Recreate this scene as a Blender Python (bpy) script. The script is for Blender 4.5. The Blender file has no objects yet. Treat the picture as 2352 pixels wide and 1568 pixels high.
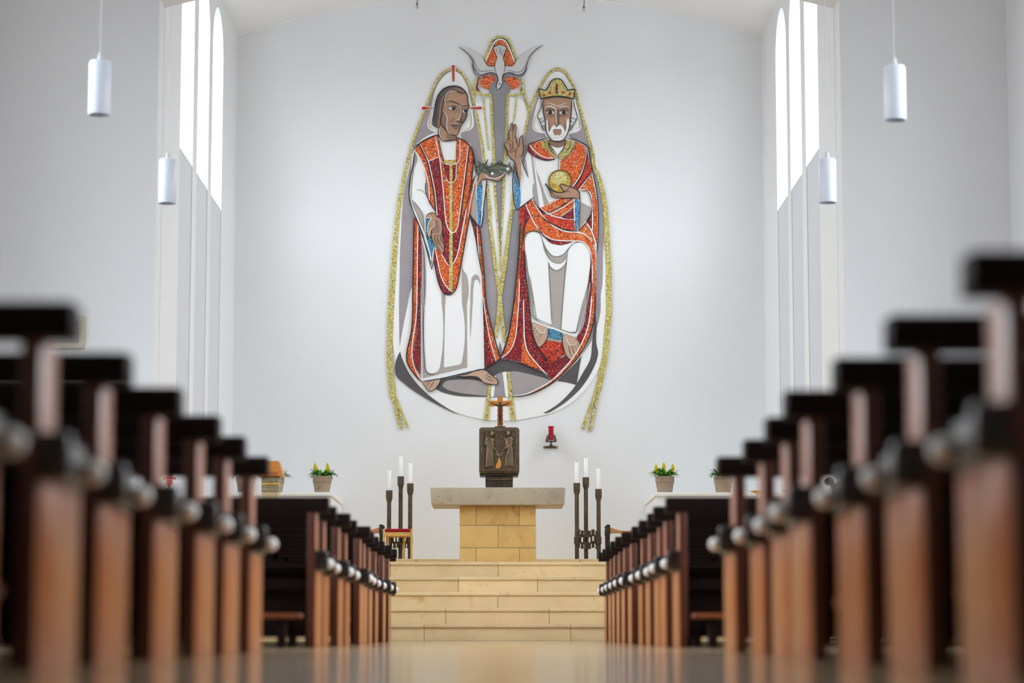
import bpy, bmesh, math, random
import numpy as np
from mathutils import Vector, Matrix
from mathutils.geometry import tessellate_polygon

random.seed(7)
R = math.radians
SC = bpy.context.scene
COL = SC.collection

# ------------------------------------------------------------------ camera
FPX = 85.0 / 36.0 * 2352.0                     # focal length in photograph pixels
CAM_H = 0.09
PITCH = math.atan((1451.0 - 784.0) / FPX)
YAW = math.atan((1176.0 - 1147.0) / FPX)
cam_data = bpy.data.cameras.new('camera')
cam_data.lens = 85.0
cam_data.sensor_width = 36.0
cam_data.clip_start = 0.05
cam_data.clip_end = 200.0
cam_data.dof.use_dof = True
cam_data.dof.focus_distance = 31.0
cam_data.dof.aperture_fstop = 1.45
cam_data.dof.aperture_blades = 0
cam = bpy.data.objects.new('camera', cam_data)
cam.location = (0.0, 0.0, CAM_H)
cam.rotation_euler = (math.pi / 2 + PITCH, 0.0, -YAW)
COL.objects.link(cam)
SC.camera = cam

# ------------------------------------------------------------------ world, exposure
world = bpy.data.worlds.new('overcast_sky')
SC.world = world
world.use_nodes = True
# overcast daylight: the zenith three times as bright as the horizon, dull ground below
SKY = 17.6
_wt = world.node_tree
_tc = _wt.nodes.new('ShaderNodeTexCoord')
_sx = _wt.nodes.new('ShaderNodeSeparateXYZ'); _wt.links.new(_tc.outputs['Generated'], _sx.inputs[0])
_mr = _wt.nodes.new('ShaderNodeMapRange'); _wt.links.new(_sx.outputs['Z'], _mr.inputs[0])
for _i, _v in ((1, 0.0), (2, 1.0), (3, SKY / 3), (4, SKY)): _mr.inputs[_i].default_value = _v
_gt = _wt.nodes.new('ShaderNodeMath'); _gt.operation = 'GREATER_THAN'; _gt.inputs[1].default_value = 0.0
_wt.links.new(_sx.outputs['Z'], _gt.inputs[0])
_gm = _wt.nodes.new('ShaderNodeMapRange'); _wt.links.new(_gt.outputs[0], _gm.inputs[0]); _gm.inputs[3].default_value = SKY * 0.10
_wt.links.new(_mr.outputs[0], _gm.inputs[4])
_wt.nodes['Background'].inputs[0].default_value = (0.88, 0.925, 1.0, 1)
_wt.links.new(_gm.outputs[0], _wt.nodes['Background'].inputs[1])
SC.view_settings.view_transform = 'Standard'
SC.view_settings.look = 'None'
SC.view_settings.gamma = 1.0
SC.view_settings.use_curve_mapping = False
SC.view_settings.exposure = EXPOSURE = 0.0
try:
    SC.cycles.use_denoising = True
    SC.cycles.max_bounces = 12
    SC.cycles.transparent_max_bounces = 12
    SC.cycles.diffuse_bounces = 7
    SC.cycles.glossy_bounces = 4
    SC.cycles.caustics_reflective = False
    SC.cycles.caustics_refractive = False
    SC.cycles.sample_clamp_indirect = 6.0
except Exception:
    pass

# ------------------------------------------------------------------ measuring helper: photograph pixel -> point on the plane y = Y
_CR = np.array(cam.rotation_euler.to_matrix())
def P(px, py, Y):
    d = _CR @ np.array([(px - 1176.0) / FPX, (784.0 - py) / FPX, -1.0])
    t = Y / d[1]
    return (d[0] * t, Y, CAM_H + d[2] * t)
def PX(px, py, Y): return P(px, py, Y)[0]
def PZ(py, Y, px=1147): return P(px, py, Y)[2]

# ------------------------------------------------------------------ materials
def lin(c):
    return tuple(((v / 255.0) / 12.92 if v / 255.0 <= 0.04045 else ((v / 255.0 + 0.055) / 1.055) ** 2.4) for v in c)
def alb(c, k=1.15):
    return tuple(min(0.92, v * k) for v in lin(c))

class NT:
    def __init__(self, name):
        self.m = bpy.data.materials.new(name)
        self.m.use_nodes = True
        self.t = self.m.node_tree
        self.b = self.t.nodes['Principled BSDF']
    def n(self, kind, **kw):
        o = self.t.nodes.new(kind)
        for k, v in kw.items(): setattr(o, k, v)
        return o
    def l(self, a, b): self.t.links.new(a, b)
    def ramp(self, src, stops):
        r = self.n('ShaderNodeValToRGB')
        e = r.color_ramp.elements
        while len(e) < len(stops): e.new(0.5)
        for i, (p, c) in enumerate(stops):
            e[i].position = p; e[i].color = (*c, 1)
        self.l(src, r.inputs[0])
        return r.outputs[0]
    def noise(self, scale, detail=4.0, rough=0.55, vec=None, dist=0.0):
        o = self.n('ShaderNodeTexNoise')
        o.inputs['Scale'].default_value = scale
        o.inputs['Detail'].default_value = detail
        o.inputs['Roughness'].default_value = rough
        o.inputs['Distortion'].default_value = dist
        if vec is not None: self.l(vec, o.inputs['Vector'])
        return o.outputs['Fac']
    def coord(self, scale=(1, 1, 1)):
        g = self.n('ShaderNodeNewGeometry')
        mp = self.n('ShaderNodeMapping')
        mp.inputs['Scale'].default_value = scale
        self.l(g.outputs['Position'], mp.inputs['Vector'])
        return mp.outputs['Vector']
    def mix(self, fac, a, b, blend='MIX'):
        o = self.n('ShaderNodeMix', data_type='RGBA', blend_type=blend)
        if isinstance(fac, (int, float)): o.inputs[0].default_value = fac
        else: self.l(fac, o.inputs[0])
        for i, v in ((6, a), (7, b)):
            if isinstance(v, tuple): o.inputs[i].default_value = (*v, 1)
            else: self.l(v, o.inputs[i])
        return o.outputs[2]
    def bump(self, h, strength, dist=0.01):
        o = self.n('ShaderNodeBump')
        o.inputs['Strength'].default_value = strength
        o.inputs['Distance'].default_value = dist
        self.l(h, o.inputs['Height'])
        self.l(o.outputs[0], self.b.inputs['Normal'])
    def set(self, color=None, rough=None, metal=None, **kw):
        if color is not None:
            if isinstance(color, tuple): self.b.inputs['Base Color'].default_value = (*color, 1)
            else: self.l(color, self.b.inputs['Base Color'])
        if rough is not None: self.b.inputs['Roughness'].default_value = rough
        if metal is not None: self.b.inputs['Metallic'].default_value = metal
        for k, v in kw.items():
            self.b.inputs[k.replace('_', ' ')].default_value = v
        return self.m

def flat(name, c, rough=0.6, metal=0.0, var=0.10, scale=9.0, k=1.15, **kw):
    t = NT(name)
    a = alb(c, k)
    col = t.mix(t.ramp(t.noise(scale, vec=t.coord()), [(0.3, (0, 0, 0)), (0.7, (1, 1, 1))]), tuple(v * (1 - var) for v in a), tuple(min(.95, v * (1 + var)) for v in a))
    return t.set(col, rough, metal, **kw)

M = {}
def plaster(name, c, k=1.0):
    t = NT(name)
    n1 = t.noise(0.55, 3.0, vec=t.coord())
    a = alb(c, k)
    t.bump(t.noise(45.0, 5.0, vec=t.coord()), 0.10, 0.004)
    return t.set(t.ramp(n1, [(0.3, tuple(v * 0.965 for v in a)), (0.72, a)]), 0.85)
M['wall'] = plaster('white_plaster', (239, 240, 242))
M['vault'] = plaster('white_vault_plaster', (246, 246, 246))

def stone(name, c1, c2, c3, sc=2.2, rough=0.45):
    t = NT(name)
    oi = t.n('ShaderNodeObjectInfo')
    ad = t.n('ShaderNodeVectorMath', operation='ADD')
    t.l(t.coord(), ad.inputs[0])
    cx = t.n('ShaderNodeCombineXYZ')
    mu = t.n('ShaderNodeMath', operation='MULTIPLY'); mu.inputs[1].default_value = 37.0
    t.l(oi.outputs['Random'], mu.inputs[0]); t.l(mu.outputs[0], cx.inputs[0]); t.l(mu.outputs[0], cx.inputs[2])
    t.l(cx.outputs[0], ad.inputs[1])
    v = ad.outputs[0]
    base = t.ramp(t.noise(sc, 6.0, 0.62, v, 0.4), [(0.28, alb(c2)), (0.5, alb(c1)), (0.72, alb(c1, 1.25))])
    stain = t.ramp(t.noise(sc * 2.6, 5.0, 0.6, v, 1.0), [(0.60, (0, 0, 0)), (0.76, (1, 1, 1))])
    col = t.mix(stain, base, alb(c3))
    speck = t.ramp(t.noise(sc * 22, 3.0, 0.6, v), [(0.68, (0, 0, 0)), (0.74, (1, 1, 1))])
    mf = t.n('ShaderNodeMath', operation='MULTIPLY'); mf.inputs[1].default_value = 0.35
    t.l(speck, mf.inputs[0])
    col = t.mix(mf.outputs[0], col, alb(tuple(x * 0.6 for x in c3)))
    tint = t.n('ShaderNodeMapRange'); tint.inputs[3].default_value = 0.90; tint.inputs[4].default_value = 1.05
    t.l(oi.outputs['Random'], tint.inputs[0])
    cc = t.n('ShaderNodeCombineColor')
    for i in range(3): t.l(tint.outputs[0], cc.inputs[i])
    col = t.mix(1.0, col, cc.outputs[0], 'MULTIPLY')
    t.bump(t.noise(60, 4, vec=v), 0.08, 0.004)
    return t.set(col, rough)
M['step'] = stone('beige_limestone', (213, 190, 148), (204, 178, 132), (184, 146, 88), 1.6, 0.35)
M['block'] = stone('yellow_limestone', (206, 171, 106), (190, 148, 80), (168, 118, 56), 2.2, 0.6)
M['slab'] = stone('pale_altar_stone', (178, 166, 146), (158, 144, 124), (150, 106, 54), 3.4, 0.55)
M['core'] = flat('mortar', (150, 140, 120), 0.9)

def floor_mat():
    t = NT('polished_floor_stone')
    oi = t.n('ShaderNodeObjectInfo')
    base = t.ramp(t.noise(0.9, 5.0, 0.6, t.coord(), 0.6), [(0.3, alb((164, 140, 108))), (0.7, alb((182, 160, 128)))])
    tint = t.n('ShaderNodeMapRange'); tint.inputs[3].default_value = 0.93; tint.inputs[4].default_value = 1.04
    t.l(oi.outputs['Random'], tint.inputs[0])
    cc = t.n('ShaderNodeCombineColor')
    for i in range(3): t.l(tint.outputs[0], cc.inputs[i])
    t.bump(t.noise(3.0, 2.0, vec=t.coord()), 0.02, 0.01)
    return t.set(t.mix(1.0, base, cc.outputs[0], 'MULTIPLY'), 0.12)
M['floor'] = floor_mat()

def wood(name, c1, c2, rough, axis=(1, 12, 12), coat=0.0, k=1.0):
    t = NT(name)
    oi = t.n('ShaderNodeObjectInfo')
    g = t.n('ShaderNodeTexCoord')
    mp = t.n('ShaderNodeMapping'); mp.inputs['Scale'].default_value = axis
    t.l(g.outputs['Object'], mp.inputs['Vector'])
    n = t.noise(3.0, 6.0, 0.65, mp.outputs[0], 0.8)
    col = t.ramp(n, [(0.3, alb(c1, k)), (0.7, alb(c2, k))])
    t.b.inputs['Coat Weight'].default_value = coat
    t.b.inputs['Coat Roughness'].default_value = 0.12
    return t.set(col, rough)
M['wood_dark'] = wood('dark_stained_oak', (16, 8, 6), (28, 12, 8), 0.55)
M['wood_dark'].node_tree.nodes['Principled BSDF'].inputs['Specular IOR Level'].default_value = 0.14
M['wood_end'] = wood('brown_varnished_oak', (158, 78, 24), (190, 108, 40), 0.32, (12, 12, 1), 0.2)
M['wood_arm'] = wood('dark_polished_oak', (20, 10, 7), (32, 15, 9), 0.34, (12, 1, 12), 0.35)
M['wood_edge_shade'] = wood('reddish_edge_shade', (66, 28, 13), (90, 40, 18), 0.45, (12, 12, 1))  # end panel oak made darker, shade of the rear edges put into the colour
M['ivory'] = flat('ivory_knob', (244, 240, 232), 0.22, var=0.03)
M['wood_kneel'] = wood('worn_brown_oak', (96, 46, 20), (130, 66, 30), 0.4)
M['wood_light'] = wood('pale_beech', (222, 178, 98), (236, 196, 122), 0.45, (6, 6, 1))
M['wood_seat'] = wood('reddish_beech', (196, 130, 82), (216, 152, 104), 0.45, (1, 6, 6))
M['wood_orange'] = wood('orange_varnished_wood', (192, 118, 44), (216, 142, 62), 0.35, (8, 8, 1))
M['wood_rust'] = wood('rust_varnished_wood', (176, 96, 50), (196, 112, 62), 0.4, (8, 8, 1))

def bronze(name, c, rough=0.42, metal=0.75):
    t = NT(name)
    col = t.ramp(t.noise(14.0, 5.0, 0.6, t.coord()), [(0.3, tuple(v * 0.6 for v in alb(c))), (0.7, tuple(v * 1.2 for v in alb(c)))])
    t.bump(t.noise(70, 4, vec=t.coord()), 0.15, 0.004)
    return t.set(col, rough, metal)
M['bronze'] = bronze('dark_bronze', (100, 86, 70))
M['bronze_deep'] = bronze('black_bronze', (66, 58, 50))
M['bronze_relief'] = bronze('rubbed_bronze', (136, 116, 92), 0.32)
M['iron'] = bronze('blackened_iron', (52, 52, 50), 0.5, 0.6)
M['brass'] = bronze('brass', (214, 168, 84), 0.3, 0.8)
M['gilt'] = bronze('gilded_stone', (206, 172, 96), 0.45, 0.45)
M['silver'] = bronze('tarnished_silver', (158, 146, 122), 0.4, 0.5)
M['pot_stone'] = flat('pale_carved_stone', (196, 178, 144), 0.6, var=.08)
M['orange_glow'] = flat('amber_enamel', (206, 140, 62), 0.35)
M['candle'] = flat('white_wax', (240, 240, 238), 0.5, var=0.02, k=1.05)
M['lamp_red'] = NT('ruby_glass').set(alb((190, 24, 52)), 0.12, Transmission_Weight=0.35)
M['velvet'] = flat('crimson_velvet', (150, 8, 34), 0.9, var=0.15, scale=60)
M['pot'] = stone('weathered_clay', (166, 146, 126), (142, 122, 102), (112, 94, 74), 9.0, 0.8)
M['soil'] = flat('potting_soil', (45, 36, 28), 0.95)
M['leaf'] = flat('green_leaf', (44, 112, 30), 0.4, var=0.45, scale=40)
M['leaf_light'] = flat('bright_green_leaf', (100, 152, 38), 0.4, var=0.3, scale=40)
M['bract'] = flat('yellow_bract', (232, 208, 40), 0.5, var=0.1, scale=60)
M['cloth'] = flat('white_linen', (232, 230, 226), 0.85, var=0.02)
M['opal'] = NT('opal_glass').set(alb((214, 220, 234), 1.0), 0.30, Subsurface_Weight=0.0)
M['cord'] = flat('grey_cord', (190, 190, 192), 0.6, var=0.02)
M['bulb'] = NT('clear_bulb').set(alb((225, 220, 200)), 0.1, Transmission_Weight=0.6)
M['red_wax'] = flat('red_wax', (196, 28, 24), 0.5, var=0.06)
M['frame_cream'] = flat('cream_frame', (206, 198, 178), 0.6)
M['print_grey'] = flat('pale_print', (170, 166, 168), 0.6)

def emit(name, c, s):
    t = NT(name)
    t.b.inputs['Base Color'].default_value = (0.8, 0.8, 0.8, 1)
    t.b.inputs['Emission Color'].default_value = (*c, 1)
    t.b.inputs['Emission Strength'].default_value = s
    return t.m
def clear_glass(name):
    t = NT(name)
    tr = t.n('ShaderNodeBsdfTransparent'); tr.inputs[0].default_value = (0.97, 0.985, 0.98, 1)
    gl = t.n('ShaderNodeBsdfGlossy'); gl.inputs['Roughness'].default_value = 0.05
    mx = t.n('ShaderNodeMixShader')
    mx.inputs[0].default_value = 0.05; t.l(tr.outputs[0], mx.inputs[1]); t.l(gl.outputs[0], mx.inputs[2])
    t.l(mx.outputs[0], t.t.nodes['Material Output'].inputs[0])
    return t.m
M['pane'] = clear_glass('clear_window_glass')
M['window_grey'] = emit('shaded_frosted_pane', (0.90, 0.94, 1.0), 0.34)
M['window_grey'].node_tree.nodes['Principled BSDF'].inputs['Base Color'].default_value = (0.25, 0.25, 0.26, 1)

# ------------------------------------------------------------------ geometry builder
class G:
    def __init__(self): self.v = []; self.f = []
    def add(self, vs, fs):
        o = len(self.v); self.v += [tuple(p) for p in vs]
        self.f += [tuple(i + o for i in f) for f in fs]; return self
    def box(self, x0, x1, y0, y1, z0, z1):
        return self.add([(x0, y0, z0), (x1, y0, z0), (x1, y1, z0), (x0, y1, z0), (x0, y0, z1), (x1, y0, z1), (x1, y1, z1), (x0, y1, z1)],
                        [(0, 3, 2, 1), (4, 5, 6, 7), (0, 1, 5, 4), (1, 2, 6, 5), (2, 3, 7, 6), (3, 0, 4, 7)])
    def hexa(self, bot, top):
        return self.add(list(bot) + list(top), [(0, 3, 2, 1), (4, 5, 6, 7), (0, 1, 5, 4), (1, 2, 6, 5), (2, 3, 7, 6), (3, 0, 4, 7)])
    def tube(self, path, rad, n=10, caps=True, up=(0, 0, 1)):
        path = [Vector(p) for p in path]
        if isinstance(rad, (int, float)): rad = [rad] * len(path)
        vs = []
        for i, p in enumerate(path):
            t = (path[min(i + 1, len(path) - 1)] - path[max(i - 1, 0)]).normalized()
            u = Vector(up)
            if abs(t.dot(u)) > 0.95: u = Vector((1, 0, 0))
            a = t.cross(u).normalized(); b = a.cross(t)
            for k in range(n):
                w = 2 * math.pi * k / n
                vs.append(p + (a * math.cos(w) + b * math.sin(w)) * rad[i])
        fs = []
        for i in range(len(path) - 1):
            for k in range(n):
                fs.append((i * n + k, i * n + (k + 1) % n, (i + 1) * n + (k + 1) % n, (i + 1) * n + k))
        if caps:
            fs.append(tuple(range(n))[::-1]); fs.append(tuple(range((len(path) - 1) * n, len(path) * n)))
        return self.add(vs, fs)
    def lathe(self, cx, cy, prof, n=20, caps=True):
        vs = []; fs = []
        for r, z in prof:
            for k in range(n):
                w = 2 * math.pi * k / n
                vs.append((cx + r * math.cos(w), cy + r * math.sin(w), z))
        for i in range(len(prof) - 1):
            for k in range(n):
                fs.append((i * n + k, i * n + (k + 1) % n, (i + 1) * n + (k + 1) % n, (i + 1) * n + k))
        if caps:
            fs.append(tuple(range(n))[::-1]); fs.append(tuple(range((len(prof) - 1) * n, len(prof) * n)))
        return self.add(vs, fs)
    def prism(self, loops, axis, a, b):
        """2-D outline(s) (first outer, then holes) extruded along axis from a to b; axis 'x': (y,z), 'y': (x,z), 'z': (x,y)"""
        if not isinstance(loops[0][0], (tuple, list)): loops = [loops]
        flatp = [p for l in loops for p in l]
        tris = tessellate_polygon([[Vector((p[0], p[1], 0)) for p in l] for l in loops])
        def m(p, h):
            return {'x': (h, p[0], p[1]), 'y': (p[0], h, p[1]), 'z': (p[0], p[1], h)}[axis]
        n = len(flatp)
        vs = [m(p, a) for p in flatp] + [m(p, b) for p in flatp]
        fs = [tuple(t) for t in tris] + [tuple(i + n for i in t[::-1]) for t in tris]
        o = 0
        for l in loops:
            k = len(l)
            for i in range(k):
                j = (i + 1) % k
                fs.append((o + i, o + j, n + o + j, n + o + i))
            o += k
        return self.add(vs, fs)

def mesh_of(name, g, mat, bevel=0.0, seg=2, smooth=40, fix=True, off=(0, 0, 0)):
    me = bpy.data.meshes.new(name)
    o = Vector(off)
    me.from_pydata([tuple(Vector(p) - o) for p in g.v], [], g.f)
    if bevel or fix:
        bm = bmesh.new(); bm.from_mesh(me)
        if fix:
            bmesh.ops.remove_doubles(bm, verts=bm.verts, dist=1e-5)
            bmesh.ops.recalc_face_normals(bm, faces=bm.faces)
        if bevel:
            es = [e for e in bm.edges if len(e.link_faces) == 2 and e.calc_face_angle(0) > R(30)]
            bmesh.ops.bevel(bm, geom=es, offset=bevel, offset_type='OFFSET', segments=seg, profile=0.5, affect='EDGES', clamp_overlap=True)
        bm.to_mesh(me); bm.free()
    if smooth:
        me.shade_smooth()
        me.set_sharp_from_angle(angle=R(smooth))
    for mm in (mat if isinstance(mat, list) else [mat]): me.materials.append(mm)
    return me
def root_of(o):
    p = (0, 0, 0)
    while o is not None:
        p = tuple(Vector(p) + o.location); o = o.parent
    return p
def part(name, g, mat, parent=None, bevel=0.0, seg=2, smooth=40, fix=True, **props):
    """g is written in world coordinates; the part's own origin sits on its parent's"""
    me = mesh_of(name, g, mat, bevel, seg, smooth, fix, root_of(parent) if parent else (0, 0, 0))
    ob = bpy.data.objects.new(name, me); COL.objects.link(ob)
    if parent: ob.parent = parent
    for k, v in props.items(): ob[k] = v
    return ob
def thing(name, label, cat, loc, group=None):
    o = bpy.data.objects.new(name, None); COL.objects.link(o)
    o.empty_display_size = 0.1
    o.location = loc; o['label'] = label; o['category'] = cat
    if group: o['group'] = group
    return o
def struct(name, g, mat, label=None, cat=None, **kw):
    o = part(name, g, mat, None, **kw); o['kind'] = 'structure'
    if label: o['label'] = label
    if cat: o['category'] = cat
    return o
def structroot(name, loc, label, cat):
    o = thing(name, label, cat, loc); o['kind'] = 'structure'; return o
def copy_tree(o, parent=None):
    c = o.copy(); COL.objects.link(c)
    if parent is not None: c.parent = parent
    for ch in [x for x in o.children]: copy_tree(ch, c)
    return c
def skin_geo(verts, edges, radii, sub=2):
    """a continuous limbed body grown along joints; returns a G"""
    me = bpy.data.meshes.new('tmp'); me.from_pydata(verts, edges, [])
    ob = bpy.data.objects.new('tmp', me); COL.objects.link(ob)
    ob.modifiers.new('s', 'SKIN')
    for i, v in enumerate(me.skin_vertices[0].data):
        r = radii[i]; v.radius = r if isinstance(r, (tuple, list)) else (r, r)
    me.skin_vertices[0].data[0].use_root = True
    s = ob.modifiers.new('u', 'SUBSURF'); s.levels = sub; s.render_levels = sub
    dg = bpy.context.evaluated_depsgraph_get(); dg.update()
    ev = ob.evaluated_get(dg); m2 = ev.to_mesh()
    g = G(); g.add([tuple(v.co) for v in m2.vertices], [tuple(p.vertices) for p in m2.polygons])
    ev.to_mesh_clear(); bpy.data.objects.remove(ob); bpy.data.meshes.remove(me)
    return g
# ================================================================== the building
YW = 32.40          # altar wall
YA, YB = 25.00, 25.42   # chancel arch wall: nave face, chancel face
XC = 3.60           # half width of the chancel
XN = 5.36           # half width of the nave
ZL, ZP = 0.845, 0.955   # landing, altar platform
ZS, ZV = 8.20, 8.78     # chancel vault: springing, crown
ZN = 8.10           # nave ceiling
YR = -9.0           # rear wall of the nave

# floor of the nave: slab bed and the polished slabs on it
bed = struct('floor', G().box(-XN, XN, YR, YA + 0.3, -0.25, -0.012), M['core'], 'polished beige stone floor of the nave')
slab_meshes = {}
nx, ny = 9, 29
sx, sy = 2 * XN / nx, (YA + 0.0 - YR) / ny
slab = mesh_of('floor_slab', G().box(-sx / 2 + .0012, sx / 2 - .0012, -sy / 2 + .0012, sy / 2 - .0012, -0.012, 0.0), M['floor'], 0.0008, 1)
for i in range(nx):
    for j in range(ny):
        o = bpy.data.objects.new('floor_slab', slab); COL.objects.link(o); o.parent = bed
        o.location = (-XN + (i + .5) * sx, YR + (j + .5) * sy, 0)

# altar wall with the curved head of the vault
def arc_pts(x0, x1, z0, rise, n=24):
    hw = (x1 - x0) / 2; rad = (hw * hw + rise * rise) / (2 * rise); cz = z0 + rise - rad; cx = (x0 + x1) / 2
    return [(x0 + (x1 - x0) * k / n, cz + math.sqrt(max(0, rad * rad - (x0 + (x1 - x0) * k / n - cx) ** 2))) for k in range(n + 1)]
struct('wall_back', G().box(-XC - .5, XC + .5, YW, YW + 0.3, 0, ZV + 0.6), M['wall'], 'white altar wall')
arc = arc_pts(-XC, XC, ZS, ZV - ZS)
outer = [(x, z + 0.25) for x, z in arc]
struct('ceiling', G().prism(arc + [(XC + .3, ZS), (XC + .3, ZV + .5), (-XC - .3, ZV + .5), (-XC - .3, ZS)], 'y', YB - 0.2, YW + 0.1), M['vault'], 'white segmental vault over the altar', smooth=20)
# thin cove moulding where the vault and the corners meet the altar wall
struct('trim_1', G().tube([(x, YW - 0.004, z - 0.004) for x, z in arc], 0.014, 6), M['vault'], 'thin curved moulding under the vault')
for s, nm in ((-1, 'trim_2'), (1, 'trim_3')):
    struct(nm, G().tube([(s * (XC - 0.002), YW - 0.002, ZP), (s * (XC - 0.002), YW - 0.002, ZS)], 0.012, 6), M['vault'], 'thin corner bead beside the altar wall')
    struct('trim_%d' % (4 if s < 0 else 5), G().tube([(s * (XC - 0.002), YB, ZS - 0.002), (s * (XC - 0.002), YW, ZS - 0.002)], 0.012, 6), M['vault'], 'thin moulding along the side wall')

# chancel side walls, each with three tall arched windows (lit above, grey below)
WIN = [(26.78, 27.92), (28.30, 29.40), (29.74, 30.87)]
Z_SILL, Z_TOP, Z_FOOT = 5.52, 8.03, 1.05
def arch_loop(y0, y1, z0, zt, n=16):
    r = (y1 - y0) / 2; c = (y0 + y1) / 2
    h = 1.0                                             # slightly stilted heads
    return [(y0, z0), (y1, z0)] + [(c + r * math.cos(math.pi * k / n), zt - h * r + h * r * math.sin(math.pi * k / n)) for k in range(n + 1)]
def portal(name, x, yc, zc, w, h, s):
    # opening that lets the sky light in (a sampling portal: gives no light of its own)
    ld = bpy.data.lights.new(name, 'AREA'); ld.shape = 'RECTANGLE'; ld.size = h; ld.size_y = w
    ld.cycles.is_portal = True
    o = bpy.data.objects.new(name, ld); COL.objects.link(o)
    o.location = (x, yc, zc); o.rotation_euler = (0, R(90) * s, 0)
wn = 0
for s, side in ((-1, 'left'), (1, 'right')):
    xi, xo = s * XC, s * (XC + 0.07)
    loops = [[(YB - .01, 0), (YW + .05, 0), (YW + .05, ZS + .05), (YB - .01, ZS + .05)]] + [arch_loop(a, b, Z_FOOT, Z_TOP)[::-1] for a, b in WIN]
    w = G().prism(loops, 'x', xi, xo)
    ho = [[(YB, 0), (YW, 0), (YW, ZS + .3), (YB, ZS + .3)]] + [[(a - .02, Z_SILL - .02), (a - .02, Z_TOP + .02), (b + .02, Z_TOP + .02), (b + .02, Z_SILL - .02)] for a, b in WIN]
    w.prism(ho, 'x', s * (XC + .07), s * (XC + .16))
    struct('wall_' + side, w, M['wall'], 'white chancel wall with three tall arched windows')
    for k, (a, b) in enumerate(WIN):
        wn += 1
        lab = '%s tall arched window in the %s chancel wall' % (['nearest', 'middle', 'farthest'][k], side)
        t = structroot('window_%d' % wn, (s * (XC + .06), (a + b) / 2, Z_FOOT), lab, 'window')
        pane = G().prism(arch_loop(a + .004, b - .004, Z_SILL, Z_TOP - .004), 'x', s * (XC + .010), s * (XC + .022))
        part('pane', pane, M['pane'], t, label='bright daylit upper pane')
        portal('daylight_portal', s * (XC + .075), (a + b) / 2, (Z_SILL + Z_TOP) / 2, b - a, Z_TOP - Z_SILL, s)
        low = G().box(*sorted((s * (XC + .012), s * (XC + .03))), a + .004, b - .004, Z_FOOT + .004, Z_SILL - .02)
        part('lower_pane', low, M['window_grey'], t, label='grey lower pane')
        part('transom', G().hexa([(s * (XC + .06), a + .004, Z_SILL - .02), (s * (XC + .06), b - .004, Z_SILL - .02), (s * (XC + .006), b - .004, Z_SILL - .02), (s * (XC + .006), a + .004, Z_SILL - .02)],
                                 [(s * (XC + .06), a + .004, Z_SILL), (s * (XC + .06), b - .004, Z_SILL), (s * (XC + .010), b - .004, Z_SILL), (s * (XC + .010), a + .004, Z_SILL)]), M['window_grey'], t)

# chancel arch wall
arch = arc_pts(-XC, XC, PZ(18, YB, 377), 0.46)
outl = [(-XN - .3, 0), (-XC, 0)] + arch + [(XC, 0), (XN + .3, 0), (XN + .3, ZV + .6), (-XN - .3, ZV + .6)]
struct('wall_front', G().prism(outl, 'y', YA, YB), M['wall'], 'white nave wall around the chancel arch', bevel=0.0, smooth=20)

# nave shell, with daylit windows high in the side walls
NW = [(8.0, 10.4), (12.0, 14.4), (16.0, 18.4), (19.8, 22.2)]
for s, side in ((-1, 'west'), (1, 'east')):
    x0, x1 = s * XN, s * (XN + 0.3)
    loops = [[(YR - .2, 0), (YA + .05, 0), (YA + .05, ZN + .2), (YR - .2, ZN + .2)]] + [[(a, 2.8), (a, 7.0), (b, 7.0), (b, 2.8)] for a, b in NW]
    struct('wall_' + side, G().prism(loops, 'x', x0, x1), M['wall'], 'white side wall of the nave')
    for a, b in NW:
        wn += 1
        t = structroot('window_%d' % wn, (s * (XN + .2), (a + b) / 2, 3.0), 'frosted window high in the nave side wall', 'window')
        part('pane', G().box(*sorted((s * (XN + .18), s * (XN + .2))), a, b, 2.8, 7.0), M['pane'], t)
        portal('daylight_portal', s * (XN + .22), (a + b) / 2, 4.9, b - a, 4.2, s)
        fr = G()
        for yy in (a + .03, (a + b) / 2, b - .03): fr.box(*sorted((s * (XN + .13), s * (XN + .18))), yy - .03, yy + .03, 2.8, 7.0)
        part('window_frame', fr, M['frame_cream'], t)
struct('ceiling_nave', G().box(-XN - .3, XN + .3, YR - .2, YA + .1, ZN, ZN + .25), M['wall'], 'flat white nave ceiling')
struct('wall_rear', G().box(-XN - .3, XN + .3, YR - .3, YR, 0, ZN + .1), M['wall'], 'rear wall of the nave')

# ------------------------------------------------------------------ steps up to the altar
RISE, GO = 0.169, 0.33
def cx6(z): return PX(880 + z / 4.523, 1380, 25.6)
J = {1: [445, 1930], 2: [655, 1720], 3: [1190], 4: [775, 1610], 5: [1195]}
steps = thing('altar_steps', 'five beige limestone steps rising from the nave floor to the altar', 'steps', (0, YA, 0))
for k in range(1, 6):
    y0 = YA + GO * (k - 1); zt = RISE * k
    cuts = [cx6(z) for z in J[k]]
    while cuts[0] > -XC + 1.3: cuts.insert(0, cuts[0] - 1.17)
    while cuts[-1] < XC - 1.3: cuts.append(cuts[-1] + 1.17)
    xs = [-XC + 0.002] + cuts + [XC - 0.002]
    yend = y0 + GO + 0.03 if k < 5 else 28.9
    for a, b in zip(xs, xs[1:]):
        part('riser_slab', G().box(a + .002, b - .002, y0 + .022, y0 + GO, zt - RISE + 0.0005, zt - .0345), M['step'], steps, 0.002, 1)
        part('tread_slab', G().box(a + .002, b - .002, y0, yend - (0.0 if k == 5 else 0.004), zt - .034, zt), M['step'], steps, 0.005, 2)
    part('step_core', G().box(-XC, XC, y0 + .05, y0 + GO + .05 if k < 5 else 28.9, zt - RISE, zt - .036), M['core'], steps)
plat = thing('altar_platform', 'low limestone platform behind the altar carrying the candle stands', 'platform', (0, 28.95, ZL))
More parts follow.
